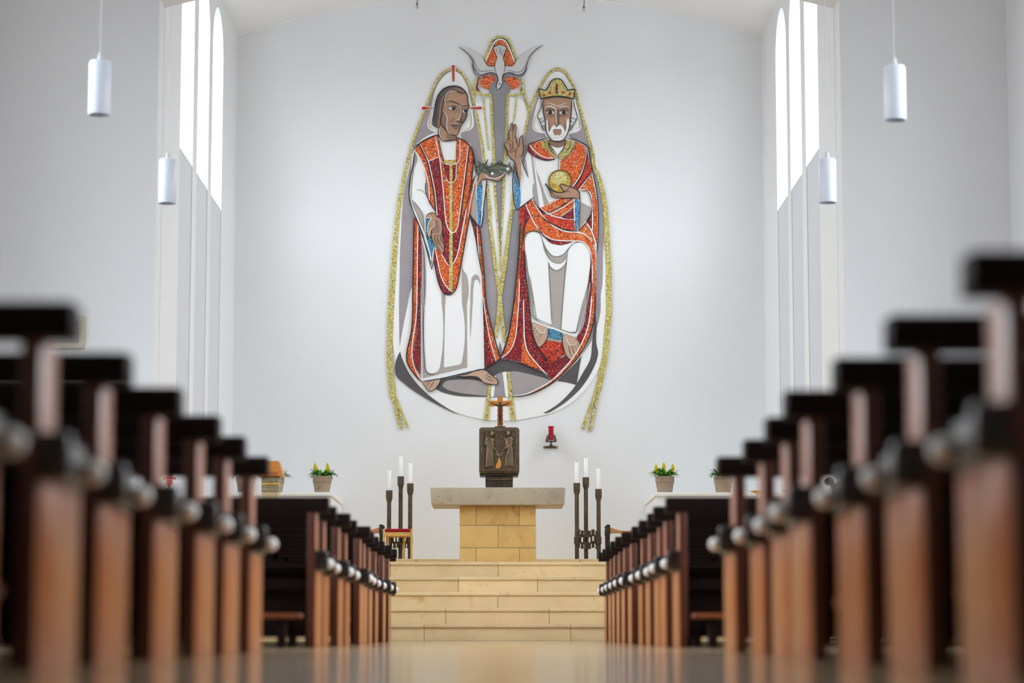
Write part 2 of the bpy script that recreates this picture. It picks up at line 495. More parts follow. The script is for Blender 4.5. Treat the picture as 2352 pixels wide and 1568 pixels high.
cuts = [-XC + .002, PX(955, 1288, 28.95), PX(1060, 1288, 28.95), PX(1228, 1288, 28.95), PX(1334, 1288, 28.95), XC - .002]
for i, (a, b) in enumerate(zip(cuts, cuts[1:])):
    part('platform_slab', G().box(a + .002, b - .002, 28.95 - (.05 if i in (0, 4) else 0), YW - .004, ZL - .3, ZP), M['step'], plat, 0.003, 1)
# ================================================================== pews
PEW_L = 3.05
def make_pew(s):
    """aisle end at x = 0 (top rail), pew running towards s*x; y = 0 is the rear edge of the top rail"""
    L = PEW_L
    root = thing('pew', 'pew', 'pew', (0, 0, 0))
    X = lambda a, b: tuple(sorted((s * a, s * b)))
    def prof_end(x0, x1):
        a, b = X(x0, x1)
        return G().prism([(0.014, 0), (0.58, 0), (0.58, 0.44), (0.215, 0.44), (0.215, 0.775), (0.014, 0.775)], 'x', a, b)
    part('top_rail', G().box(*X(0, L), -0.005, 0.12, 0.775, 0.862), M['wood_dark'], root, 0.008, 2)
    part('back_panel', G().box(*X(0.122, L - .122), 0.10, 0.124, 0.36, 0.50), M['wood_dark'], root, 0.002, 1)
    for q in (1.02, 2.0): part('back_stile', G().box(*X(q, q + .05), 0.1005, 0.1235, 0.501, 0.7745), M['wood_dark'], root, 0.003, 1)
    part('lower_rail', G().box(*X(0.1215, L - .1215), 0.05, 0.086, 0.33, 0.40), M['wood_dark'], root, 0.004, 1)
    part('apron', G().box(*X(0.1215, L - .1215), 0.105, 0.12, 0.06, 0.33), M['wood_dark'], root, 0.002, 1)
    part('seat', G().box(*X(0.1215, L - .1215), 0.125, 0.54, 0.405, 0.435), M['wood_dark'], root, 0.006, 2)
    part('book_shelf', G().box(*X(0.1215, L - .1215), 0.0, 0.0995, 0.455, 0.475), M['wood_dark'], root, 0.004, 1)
    for k, (x0, x1) in enumerate(((0.075, 0.12), (L - .12, L - .075))):
        part('end_panel', prof_end(x0, x1), M['wood_end'], root, 0.005, 2)
        part('edge_shade_strip', G().box(*X(x0 - .001, x1 + .001), -0.004, 0.0135, 0, 0.775), M['wood_edge_shade'], root, 0.004, 2)  # added strip, painted darker as the shade on the edge facing the camera
        # thick arm seen from above: a square rear block, a waist, and a rounded knob at the front
        xa, xw, xi_ = (x0 - .072, x0 - .022, x1 + .004) if k == 0 else (x1 + .072, x1 + .022, x0 - .004)
        q = 1 if k == 0 else -1
        pl = [(xa, 0.004), (xa, 0.07), (xw, 0.12), (xw, 0.42)]
        pl += [(xw, 0.52), (xw + q * .02, 0.56), (xi_ - q * .02, 0.575), (xi_, 0.55), (xi_, 0.004)]
        g = G().prism([(s * u, v) for u, v in pl], 'z', 0.441, 0.556)
        part('armrest', g, M['wood_arm'], root, 0.018, 3, smooth=60)
        kx_ = s * (xa + q * .027); kr = .031
        part('arm_knob', G().lathe(kx_, 0.515, [(max(.002, kr * math.sin(math.pi * i / 10)), 0.492 - kr * math.cos(math.pi * i / 10)) for i in range(11)], 14), M['ivory'], root, smooth=80)
    kn = part('kneeler', G().box(*X(0.13, L - .13), -0.262, -0.10, 0.165, 0.195), M['wood_kneel'], root, 0.012, 3)
    for q in (0.22, L / 2, L - .30):
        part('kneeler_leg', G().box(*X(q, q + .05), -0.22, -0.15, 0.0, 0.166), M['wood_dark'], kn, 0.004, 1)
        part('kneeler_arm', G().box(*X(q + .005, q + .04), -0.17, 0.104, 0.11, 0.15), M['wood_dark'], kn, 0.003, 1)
    return root

ORD = ['first', 'second', 'third', 'fourth', 'fifth', 'sixth', 'seventh', 'eighth', 'ninth', 'tenth', 'eleventh']
FAR = [13.93, 14.98, 15.86, 16.84, 17.82, 18.80, 19.75, 20.76, 21.72, 22.70, 23.70]
rows = {
    (-1, 'near'): [(4.64, 1.010), (5.63, 0.999), (6.68, 1.032), (7.64, 1.014), (8.64, 1.006), (9.57, 1.011), (10.69, 1.024)],
    (1, 'near'): [(4.86, 0.957), (5.86, 0.955), (6.79, 0.952), (7.73, 0.921), (8.70, 0.966), (9.72, 0.989), (10.69, 0.968)],
    (-1, 'far'): list(zip(FAR, [0.982, 1.011, 0.978, 0.993, 0.950, 0.975, 0.985, 0.985, 0.965, 0.960, 1.012])),
    (1, 'far'): list(zip(FAR, [0.960, 0.955, 0.972, 0.972, 0.976, 0.950, 0.946, 0.953, 0.957, 0.968, 0.972])),
}
DEPTH = 0.9929
for s in (-1, 1):
    proto = make_pew(s); first = True
    for blk in ('near', 'far'):
        rr = rows[(s, blk)]
        for i, (d, x) in enumerate(rr):
            o = proto if first else copy_tree(proto)
            first = False
            o.location = (s * x, d, 0)
            side = 'left' if s < 0 else 'right'
            if blk == 'near':
                lab = 'dark wooden pew %s of the aisle, %s row behind the cross aisle' % (side, ORD[len(rr) - 1 - i])
            else:
                lab = 'dark wooden pew %s of the aisle, %s row back from the altar steps' % (side, ORD[len(rr) - 1 - i])
            o['label'] = lab
            o['group'] = 'rows of wooden pews along the central aisle'
            if blk == 'far' and i == len(rr) - 1:          # the front pew has a taller back panel
                for ch in o.children:
                    if ch.name.startswith('back_panel'):
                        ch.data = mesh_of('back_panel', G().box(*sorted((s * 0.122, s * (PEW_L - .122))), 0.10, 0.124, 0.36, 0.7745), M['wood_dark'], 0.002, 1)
                    if ch.name.startswith('back_stile'): ch.location.y += 0.026

# ================================================================== stone altar
AY = 27.55                                     # front face of the altar slab
zt = PZ(1119, AY); zb = PZ(1158.5, AY)
xl, xr = PX(988, 1140, AY), PX(1299, 1140, AY)
altar = thing('altar', 'stone altar of yellow limestone blocks under a thick pale slab', 'altar', (PX(1143.5, 1290, AY), AY + .5, ZL))
part('table_slab', G().hexa([(xl + .012, AY + .006, zb), (xr - .012, AY + .006, zb), (xr - .012, AY + .98, zb), (xl + .012, AY + .98, zb)],
                            [(xl, AY, zt), (xr, AY, zt), (xr, AY + 1.0, zt), (xl, AY + 1.0, zt)]), M['slab'], altar, 0.012, 2)
by = AY + .22
ax = lambda z: PX(860 + z / 4.2, 1230, by)
az = lambda z: PZ(960 + z / 4.2, by)
lv = [(az(1034), zb - .002, [818, 980, 1397, 1560]), (az(1250), az(1036), [820, 1193, 1562]), (ZL, az(1252), [818, 982, 1400, 1564])]
for z0, z1, cs in lv:
    for a, b in zip(cs, cs[1:]):
        part('stone_block', G().box(ax(a) + .003, ax(b) - .003, by, by + .56, z0 + .003, z1 - .003), M['block'], altar, 0.004, 2)
part('mortar_core', G().box(ax(820) + .01, ax(1560) - .01, by + .006, by + .554, ZL, zb - .001), M['core'], altar)

# ================================================================== tabernacle on its bronze pillar
TY = 30.2
def tx(z): return PX(1090 + z / 7.127, 1030, TY)
def tz(z): return PZ(900 + z / 7.127, TY)
x0, x1, z0, z1 = tx(74), tx(734), tz(1332), tz(574)
xm = (x0 + x1) / 2
tab = thing('tabernacle', 'dark bronze tabernacle chest with two robed relief figures on its door, on a bronze pillar', 'tabernacle', (xm, TY + .25, ZP))
part('chest', G().box(x0, x1, TY, TY + .48, z0, z1), M['bronze'], tab, 0.035, 4)
fr = G(); e = .045
fr.prism([[(x0 + .02, z0 + .02), (x1 - .02, z0 + .02), (x1 - .02, z1 - .02), (x0 + .02, z1 - .02)],
          [(x0 + e + .02, z0 + e + .02), (x0 + e + .02, z1 - e - .02), (x1 - e - .02, z1 - e - .02), (x1 - e - .02, z0 + e + .02)]], 'y', TY - .022, TY + .01)
door = part('door', G().box(x0 + e + .01, x1 - e - .01, TY - .006, TY + .004, z0 + e + .01, z1 - e - .01), M['bronze'], tab)
part('door_frame', fr, M['bronze'], tab, 0.012, 3)
part('chest_foot', G().box(tx(84), tx(718), TY + .04, TY + .44, tz(1366), z0 + .004), M['bronze_deep'], tab, 0.01, 2)
pl = G()
pl.box(tx(178), tx(628), TY + .06, TY + .42, ZP, tz(1364))
part('pillar', pl, M['bronze_deep'], tab, 0.012, 2)
rb = G()
for q in (178, 318, 478, 628 - 18): rb.box(tx(q), tx(q + 18), TY + .05, TY + .062, ZP + .02, tz(1440))
rb.box(tx(176), tx(630), TY + .046, TY + .07, tz(1440), tz(1400))
part('pillar_ribs', rb, M['bronze'], tab, 0.004, 1)
px2m = 1 / 7.127 * TY / FPX
def figure(outline, head, halo, arms, folds):
    o = [(tx(a), tz(b)) for a, b in outline]
    f = part('relief_figure', G().prism(o, 'y', TY - .030, TY - .004), M['bronze_relief'], door, 0.009, 3, smooth=80)
    ag = G()
    for path, r in arms:
        ag.tube([(tx(a), TY - .030 - .006 * math.sin(math.pi * i / max(1, len(path) - 1)), tz(b)) for i, (a, b) in enumerate(path)], r * px2m, 8)
    part('relief_arm', ag, M['bronze_relief'], door, smooth=80)
    hg = G()
    cxh, czh, rh = tx(head[0]), tz(head[1]), head[2] * px2m
    hg.tube([(cxh, TY - .022, czh - rh * 1.25), (cxh, TY - .026, czh - rh * .9), (cxh, TY - .030, czh - rh * .4), (cxh, TY - .030, czh + rh * .4), (cxh, TY - .026, czh + rh * .85), (cxh, TY - .020, czh + rh * 1.1)],
            [rh * .35, rh * .7, rh * .95, rh, rh * .7, rh * .2], 12)
    part('relief_head', hg, M['bronze_relief'], door, smooth=80)
    hg = G()
    hx, hz, hr = halo
    hg.tube([(tx(hx + hr * math.cos(w)), TY - .012, tz(hz - hr * .85 * math.sin(w))) for w in [math.pi * (i / 14.0 * 1.24 - .12) for i in range(15)]], .0065, 6)
    part('relief_halo', hg, M['bronze_relief'], door, smooth=80)
    hg = G()
    for path, r in folds: hg.tube([(tx(a), TY - .030, tz(b)) for a, b in path], r * px2m, 6)
    part('robe_folds', hg, M['bronze_relief'], door, smooth=80)
figure([(182, 768), (215, 742), (262, 740), (300, 768), (326, 792), (320, 850), (302, 885), (306, 925), (314, 1080), (328, 1240), (272, 1205), (238, 1228), (168, 1240), (184, 1080), (195, 925), (198, 885), (166, 850), (170, 800)],
       (284, 690, 36), (268, 722, 92), [([(186, 790), (172, 850), (215, 884), (262, 884)], 15), ([(318, 800), (316, 846), (292, 868), (262, 860)], 13), ([(296, 880), (335, 945), (372, 990), (398, 1028)], 8)],
       [([(232, 930), (210, 1080), (190, 1232)], 7), ([(282, 930), (270, 1090), (228, 1222)], 7), ([(300, 930), (302, 1080), (318, 1232)], 7), ([(215, 748), (258, 800), (296, 774)], 6)])
figure([(515, 772), (545, 742), (572, 724), (610, 742), (634, 772), (634, 842), (606, 884), (626, 930), (636, 1080), (648, 1238), (562, 1204), (488, 1228), (496, 1110), (520, 1000), (538, 940), (522, 905), (504, 862), (498, 806)],
       (548, 684, 36), (545, 716, 100), [([(620, 784), (626, 846), (566, 888), (500, 930)], 14), ([(512, 790), (492, 776), (478, 752)], 11), ([(500, 900), (480, 935), (462, 970)], 7), ([(445, 1000), (440, 975), (462, 962), (484, 975), (478, 1002)], 6)],
       [([(566, 930), (530, 1060), (504, 1222)], 7), ([(600, 930), (590, 1080), (562, 1170)], 7), ([(618, 940), (626, 1080), (640, 1230)], 7), ([(560, 740), (540, 800), (600, 770)], 6), ([(540, 830), (580, 850), (610, 800)], 6)])
fl = G()
fl.prism([(tx(a), tz(b)) for a, b in [(340, 1268), (350, 1200), (378, 1140), (392, 1080), (404, 1075), (420, 1110), (440, 1160), (436, 1215), (418, 1230), (424, 1268)]], 'y', TY - .014, TY - .004)
part('amber_flame', fl, M['orange_glow'], door, 0.003, 1, label='amber coloured flame inlay')
fl = G()
for a, b in (((350, 1010), (400, 1060)), ((400, 1060), (460, 1000)), ((372, 1010), (400, 1050)), ((400, 1050), (440, 1040))):
    fl.tube([(tx(a[0]), TY - .010, tz(a[1])), (tx(b[0]), TY - .012, tz(b[1]))], .006, 6)
part('relief_branches', fl, M['bronze_relief'], door)

# crucifix standing on the tabernacle
CY = TY + .20
def kx(z): return PX(1090 + z / 7.127, 940, CY)
def kz(z): return PZ(900 + z / 7.127, CY)
crux = thing('crucifix', 'orange wooden crucifix with a small dark figure, standing on the bronze tabernacle', 'crucifix', (kx(420), CY, z1))
g = G(); g.box(kx(376), kx(464), CY, CY + .022, z1 + .022, kz(80)); part('upright_beam', g, M['wood_rust'], crux, 0.003, 1)
part('crossbeam', G().box(kx(230), kx(606), CY - .002, CY + .024, kz(232), kz(143)), M['wood_orange'], crux, 0.003, 1)
part('upper_beam', G().box(kx(374), kx(462), CY - .003, CY + .002, kz(232), kz(78)), M['wood_orange'], crux, 0.001, 1)
part('crucifix_foot', G().box(kx(332), kx(508), CY - .05, CY + .06, z1 - .002, z1 + .026), M['bronze'], crux, 0.008, 2)
st = G()
for zz in (300, 375, 450, 520):
    for xx in (372, 468): st.tube([(kx(xx) - .004, CY + .011, kz(zz)), (kx(xx) + .004, CY + .011, kz(zz))], .005, 6)
for xx in (300, 530):
    for zz in (140, 236): st.tube([(kx(xx), CY + .011, kz(zz) - .004), (kx(xx), CY + .011, kz(zz) + .004)], .005, 6, up=(1, 0, 0))
for zz in (155, 215):
    for xx in (229, 607): st.tube([(kx(xx) - .004, CY + .011, kz(zz)), (kx(xx) + .004, CY + .011, kz(zz))], .005, 6)
part('studs', st, M['wood_rust'], crux)
cy = CY - .02
def V(a, b, d=0): return (kx(a), cy - d, kz(b))
bd = [V(420, 335), V(420, 280), V(421, 228, .006), V(420, 205, .008), V(390, 222), V(330, 205), V(262, 176), V(452, 222), V(510, 205), V(572, 178), V(410, 400, .012), V(414, 470, .004), V(417, 540, .006), V(430, 400, .012), V(427, 470, .004), V(422, 540, .006)]
ed = [(0, 1), (1, 2), (2, 3), (2, 4), (4, 5), (5, 6), (2, 7), (7, 8), (8, 9), (0, 10), (10, 11), (11, 12), (0, 13), (13, 14), (14, 15)]
rd = [.013, .014, .015, .006, .009, .0065, .005, .009, .0065, .005, .009, .007, .0055, .009, .007, .0055]
g = skin_geo(bd, ed, rd, 2)
body = part('carved_figure', g, M['iron'], crux, fix=False, smooth=80)
hg = G(); hc = Vector(V(418, 186, .014))
hg.tube([hc + Vector((0, 0, q * .018)) for q in (-1, -.75, -.2, .4, .8, 1)], [.004, .010, .0135, .013, .009, .003], 10)
part('head', hg, M['iron'], body, smooth=80)

# red sanctuary lamp on the wall
LY = YW - .14
def lx(z): return PX(1090 + z / 7.127, 1000, LY)
def lz(z): return PZ(900 + z / 7.127, LY)
lamp = thing('sanctuary_lamp', 'red glass sanctuary lamp in a dark bronze bracket on the altar wall', 'lamp', (lx(1252), YW, lz(880)))
c = lx(1252)
rr = (lx(1300) - lx(1210)) / 2
part('lamp_glass', G().lathe(c, LY, [(rr * .92, lz(790)), (rr, lz(770)), (rr * .95, lz(600)), (rr * 1.12, lz(575)), (rr * 1.14, lz(560)), (rr * .9, lz(560))], 24), M['lamp_red'], lamp, smooth=50)
hol = G()
for s in (-1, 1):
    hol.prism([(c + s * rr * 1.06, lz(795)), (c + s * rr * 1.06, lz(695)), (c + s * rr * 1.5, lz(710)), (c + s * rr * 2.05, lz(790)), (c + s * rr * 1.95, lz(818)), (c + s * rr * .8, lz(822)), (c + s * rr * .8, lz(798))], 'y', LY - .03, LY + .03)
hol.box(c - rr, c + rr, LY - .045, LY + .045, lz(820), lz(800))
hol.tube([(c, LY, lz(820)), (c, LY, lz(850)), (c, YW - .02, lz(880))], .012, 8, up=(1, 0, 0))
hol.box(c - .004, c + .004, LY - rr - .006, LY - rr, lz(800), lz(700))
part('lamp_holder', hol, M['bronze'], lamp, 0.003, 1)
wp = G()
wp.box(lx(1130), lx(1365), YW - .016, YW + .001, lz(908), lz(872))
wp.box(lx(1225), lx(1285), YW - .04, YW - .014, lz(905), lz(850))
part('wall_plate', wp, M['bronze'], lamp, 0.004, 1)
sc_ = G()
for q in (1152, 1345): sc_.tube([(lx(q), YW - .02, lz(888)), (lx(q), YW - .014, lz(888))], .010, 8)
part('screws', sc_, M['brass'], lamp)

# ================================================================== candle stands and candles
SY = 29.62
def stand(posts, label, cand_labels, band):
    cx = sum(p[0] for p in posts) / 3
    root = thing('candle_stand', label, 'candle stand', (PX(cx, 1280, SY), SY, ZP))
    offs = [0.0, 0.09, -0.02]
    for i, (px, ytop, yc, cl) in enumerate(posts):
        Y = SY + offs[i]
        x = PX(px, 1200, Y); zc1 = PZ(ytop, Y); zc0 = PZ(ytop + 21, Y)
        part('post', G().lathe(x, Y, [(.026, ZP), (.026, zc0 - .02), (.027, zc0)], 14), M['bronze'], root, smooth=50)
        part('candle_cup', G().lathe(x, Y, [(.027, zc0 - .03), (.040, zc0 + .012), (.041, zc1), (.033, zc1), (.030, zc1 - .03)], 16), M['bronze'], root, smooth=40)
        c = thing('candle', cand_labels[i], 'candle', (x, Y, zc1), 'tall white altar candles')
        zt_ = PZ(yc, Y)
        part('wax', G().lathe(x, Y, [(.0245, zc1 - .028), (.0245, zt_ - .004), (.021, zt_), (.012, zt_ - .004), (.003, zt_ - .006)], 16), M['candle'], c, smooth=50)
        part('wick', G().tube([(x, Y, zt_ - .008), (x + .001, Y, zt_ + .014)], .002, 5), M['iron'], c)
    la = random.Random(int(cx))
    xs = [PX(p[0], 1240, SY) for p in posts]
    for p, Y in ((0, offs[0]), (2, offs[2])):
        part('collar', G().lathe(xs[p], SY + Y, [(.028, PZ(1250, SY)), (.035, PZ(1249, SY)), (.035, PZ(1233, SY)), (.028, PZ(1232, SY))], 14), M['bronze'], root)
    lo, hi = min(xs), max(xs)
    n = 6
    for k in range(n):
        xa = lo + (hi - lo) * (k + .5) / n; Y = SY + .02 + .03 * math.sin(k * 2.1)
        j = la.uniform(-.012, .012)
        z = [PZ(q, SY) + j for q in (1259, 1250, 1246, 1230, 1226, 1217)]
        w = (hi - lo) / n * .60
        o = [(xa - w * .7, z[0]), (xa + w * .7, z[0]), (xa + w * .55, z[1]), (xa + w, z[2]), (xa + w, z[3]), (xa + w * .6, z[4]), (xa + w * .8, z[5]), (xa - w * .8, z[5]), (xa - w * .6, z[4]), (xa - w, z[3]), (xa - w, z[2]), (xa - w * .55, z[1])]
        hole = [(xa - w * .4, z[2] + .012), (xa - w * .4, z[3] - .012), (xa + w * .4, z[3] - .012), (xa + w * .4, z[2] + .012)]
        part('cast_link', G().prism([o, hole], 'y', Y - .022, Y + .022), M['bronze'], root, 0.003, 1)
stand([(893.5, 1126, 1079, 0), (920, 1094, 1048, 0), (942, 1110, 1063, 0)], 'dark bronze candle stand of three tall posts left of the altar, behind the red stool',
      ['white candle on the lowest post of the left bronze candle stand', 'white candle on the tallest post of the left bronze candle stand', 'white candle nearest the altar on the left bronze candle stand'], 0)
stand([(1325, 1109, 1061, 0), (1346, 1096, 1051, 0), (1375, 1123, 1075, 0)], 'dark bronze candle stand of three tall posts right of the altar',
      ['white candle nearest the altar on the right bronze candle stand', 'white candle on the tallest post of the right bronze candle stand', 'white candle on the lowest post of the right bronze candle stand'], 0)

# ================================================================== stools
QY = 28.98
def qx(z): return PX(840 + z / 13.067, 1240, QY)
def qz(z): return PZ(1180 + z / 13.067, QY)
stool = thing('stool', 'pale beech stool with a crimson velvet seat in front of the left candle stand', 'stool', (qx(960), QY + .2, ZP))
part('cushion', G().box(qx(560), qx(1345), QY + .005, QY + .36, qz(545), qz(440)), M['velvet'], stool, 0.018, 3)
part('seat_rail', G().box(qx(565), qx(1340), QY + .008, QY + .028, qz(665), qz(545)), M['wood_light'], stool, 0.003, 1)
part('seat_rail', G().box(qx(565), qx(1340), QY + .345, QY + .365, qz(665), qz(545)), M['wood_light'], stool, 0.003, 1)
for a in (535, 1345): part('seat_rail', G().box(qx(a), qx(a + 20), QY + .03, QY + .34, qz(665), qz(545)), M['wood_light'], stool, 0.003, 1)
for a, y in ((512, 0), (1345, 0), (600, .34), (1085, .34)):
    part('leg', G().box(qx(a), qx(a + 62), QY + y, QY + y + .034, ZP, qz(450 if y == 0 else 560)), M['wood_light'], stool, 0.004, 1)

def saddle(px_post, side, label):
    Y = 29.42 if side < 0 else 28.985
    xp = PX(px_post, 1230, Y)
    zt_ = PZ(1204, Y); zs1 = PZ(1210, Y); zs0 = PZ(1221.5, Y)
    W, Dp = 0.42, 0.40
    root = thing('bronze_stool', label, 'stool', (xp + side * W / 2, Y + Dp / 2, ZP))
    x1 = xp + side * W
    for xx in (xp, x1):
        for yy in (Y, Y + Dp):
            k = .012 if yy > Y else 0
            part('leg', G().lathe(xx, yy, [(.020, ZP), (.021, zs0 - .03), (.026, zs0 - .025), (.026, zs1 - .02), (.022, zs1 - .015), (.022, zt_ - .02), (.027, zt_ - .015), (.025, zt_ - .004), (.01, zt_)], 12), M['iron'], root, smooth=40)
    n = 14; a, b = xp + side * .02, x1 - side * .02
    top = [(a + (b - a) * i / n, zs1 - .045 * math.sin(math.pi * i / n)) for i in range(n + 1)]
    part('seat', G().prism([(a, zs0)] + top + [(b, zs0)], 'y', Y - .005, Y + Dp + .005), M['wood_seat'], root, 0.003, 1)
    for yy in (Y, Y + Dp): part('stretcher', G().tube([(xp, yy, ZP + .14), (x1, yy, ZP + .14)], .011, 8), M['iron'], root)
saddle(875.5, -1, 'bronze post stool with a curved wooden seat beside the red velvet stool')
saddle(1397, 1, 'bronze post stool with a curved wooden seat right of the right candle stand')

# ================================================================== white side shelves, flower pots
BY = 30.3
zsh = PZ(1130, BY)
shelf_l = thing('side_shelf', 'white plastered shelf block along the altar wall, left, under two flower pots', 'shelf', (-2.8, BY + .3, ZP))
def shelf(root, xa, xb):
    xa, xb = min(xa, xb), max(xa, xb)
    part('shelf_body', G().box(xa + .02, xb - .02, BY + .02, YW, ZP, zsh - .05), M['wall'], root, 0.006, 2)
    part('shelf_top', G().box(xa, xb, BY, YW, zsh - .05, zsh), M['cloth'], root, 0.006, 2)
shelf(shelf_l, -XC, PX(763, 1135, BY))
shelf_r = thing('side_shelf', 'white plastered shelf block along the altar wall, right, under two flower pots', 'shelf', (2.8, BY + .3, ZP))
shelf(shelf_r, XC, PX(1504, 1135, BY))

FY = BY + .16
def leaf_geo(L, w, droop, n=7):
    g = G(); vs = []; fs = []
    for i in range(n + 1):
        t = i / n
        x = L * t; z = L * (1.05 * t * math.cos(droop * .5) - droop * t * t * .95)
        ww = w * (math.sin(math.pi * min(1, .12 + t * .88)) ** .7 if t < 1 else 0.02)
        vs += [(x * .92, -ww, z + .25 * ww), (x * .92, 0, z - .15 * ww), (x * .92, ww, z + .25 * ww)]
    for i in range(n):
        for k in range(2): fs.append((i * 3 + k, i * 3 + k + 1, (i + 1) * 3 + k + 1, (i + 1) * 3 + k))
    g.add(vs, fs); return g
leaf_mesh = {}
for key, (L, w, d) in {'up': (.115, .013, .30), 'mid': (.135, .012, .85), 'out': (.16, .010, 1.12)}.items():
    leaf_mesh[key] = [mesh_of('leaf', leaf_geo(L, w, d), M[m], fix=False, smooth=70) for m in ('leaf', 'leaf_light')]
bg = G(); rnd = random.Random(3)
for k in range(22):
    a = k * 2.4; h = .0034 * k; tilt = .85 - .034 * k
    L = .052 - .0006 * k
    ca, sa = math.cos(a), math.sin(a)
    p0 = Vector((0, 0, h)); d = Vector((ca * tilt, sa * tilt, 1)).normalized(); sd = Vector((-sa, ca, 0)) * .0085
    bg.add([p0, p0 + d * L * .5 - sd, p0 + d * L, p0 + d * L * .5 + sd], [(0, 1, 2, 3)])
bract_mesh = mesh_of('flower_spike', bg, M['bract'], fix=False, smooth=0)
POTS = []
def pot(px, py_bot, py_top, ry, w_top, label, spikes, seed, Y=FY, ztop=None):
    x = PX(px, 1110, Y); zb_ = zsh
    h = PZ(py_top, Y) - PZ(py_bot, Y)
    r = w_top / 2 * (Y * DEPTH + .3) / FPX
    root = thing('potted_plant', label, 'potted plant', (x, Y, zb_), 'yellow bromeliads in clay pots')
    pt = part('clay_pot', G().lathe(x, Y, [(r * .76, zb_), (r * .94, zb_ + h * .64), (r * .99, zb_ + h * .645), (r * 1.0, zb_ + h), (r * .90, zb_ + h), (r * .86, zb_ + h * .86)], 28), M['pot'], root, smooth=35)
    part('soil', G().lathe(x, Y, [(r * .87, zb_ + h * .85), (r * .87, zb_ + h * .9)], 20), M['soil'], root)
    q = random.Random(seed)
    zl = h * .97
    for k in range(110):
        a = q.uniform(0, 2 * math.pi)
        key = 'out' if k < 34 else 'mid' if k < 72 else 'up'
        me = leaf_mesh[key][1 if (key == 'up' and q.random() < .55) or q.random() < .25 else 0]
        o = bpy.data.objects.new('leaf', me); COL.objects.link(o); o.parent = root
        d = {'out': .68, 'mid': .5, 'up': .6}[key] * r * q.uniform(.55 if key == 'out' else .2, 1.15)
        o.location = (d * math.cos(a), d * math.sin(a), zl + (.014 if key == 'out' else .004))
        o.rotation_euler = (q.uniform(-.3, .3), q.uniform(-.25, .15), a)
        sc = q.uniform(.75, 1.1); o.scale = (sc, sc, sc)
    for sx_, hz in spikes:
        st = part('flower_stem', G().tube([(x + sx_ * r * .5, Y - .02, zb_ + zl), (x + sx_ * r, Y - .02, zb_ + h + hz - .05)], [.008, .012], 7), M['leaf_light'], root)
        o = bpy.data.objects.new('flower_spike', bract_mesh); COL.objects.link(o); o.parent = root
        o.location = (sx_ * r, -.02, h + hz - .058); o.rotation_euler = (0, sx_ * .25, q.uniform(0, 6)); o.scale = (1.55, 1.55, 1.25)
pot(740, 1130, 1092, 0, 44, 'clay pot of yellow bromeliads on the left shelf, standing free of the lectern', [(-.65, .10), (.62, .095)], 5)
pot(1527, 1130, 1092, 0, 44, 'clay pot of yellow bromeliads on the right shelf, the one wholly in view', [(-.85, .085), (-.1, .105), (.85, .09)], 9)
pot(1661, 1126, 1088, 0, 44, 'clay pot of yellow bromeliads on the right shelf, partly behind a pew top', [(-.35, .10), (.5, .09)], 12)
pot(564, 1130, 1092, 0, 44, 'clay pot of yellow bromeliads on the left shelf, its pot seen between pew posts', [(-.5, .05), (.4, .045)], 14)
pot(631, 1130, 1090, 0, 44, 'yellow bromeliad behind the lectern, only a flower and leaf tips showing above the desk', [(.12, .15), (-.6, .06)], 17, FY + .42)

# ================================================================== lectern, paschal candle, bowls, bronze post
GY = 27.3
def gx(z): return PX(340 + z / 6.533, 1090, GY)
def gz(z): return PZ(1020 + z / 6.533, GY)
lec = thing('lectern', 'lectern with an orange slanting desk on a gilded carved column, left of the altar', 'lectern', (gx(1830), GY + .15, ZL))
part('desk', G().hexa([(gx(1640), GY - .03, gz(480)), (gx(2028), GY - .03, gz(480)), (gx(2028), GY + .30, gz(480)), (gx(1640), GY + .30, gz(480))],
                      [(gx(1700), GY + .02, gz(250)), (gx(1955), GY + .02, gz(250)), (gx(1955), GY + .30, gz(250)), (gx(1700), GY + .30, gz(250))]), M['wood_orange'], lec, 0.004, 1)
part('desk_lip', G().box(gx(1650), gx(1950), GY - .028, GY - .012, gz(480), gz(410)), M['wood_rust'], lec, 0.003, 1)
cxl = (gx(1700) + gx(1960)) / 2; hw = (gx(1960) - gx(1700)) / 2
part('column', G().box(cxl - hw * .94, cxl + hw * .94, GY + .03, GY + .27, ZL, gz(482)), M['pot_stone'], lec, 0.004, 1)
for a, b in ((520, 490), (560, 520), (605, 570), (650, 625), (700, 655)):
    part('carved_band', G().box(cxl - hw, cxl + hw, GY + .015, GY + .285, gz(a + 12), gz(b)), M['gilt' if a in (605,) else 'silver'], lec, 0.008, 2)
part('column_base', G().box(cxl - hw * 1.25, cxl + hw * 1.25, GY - .01, GY + .31, ZL, ZL + .12), M['slab'], lec, 0.006, 1)

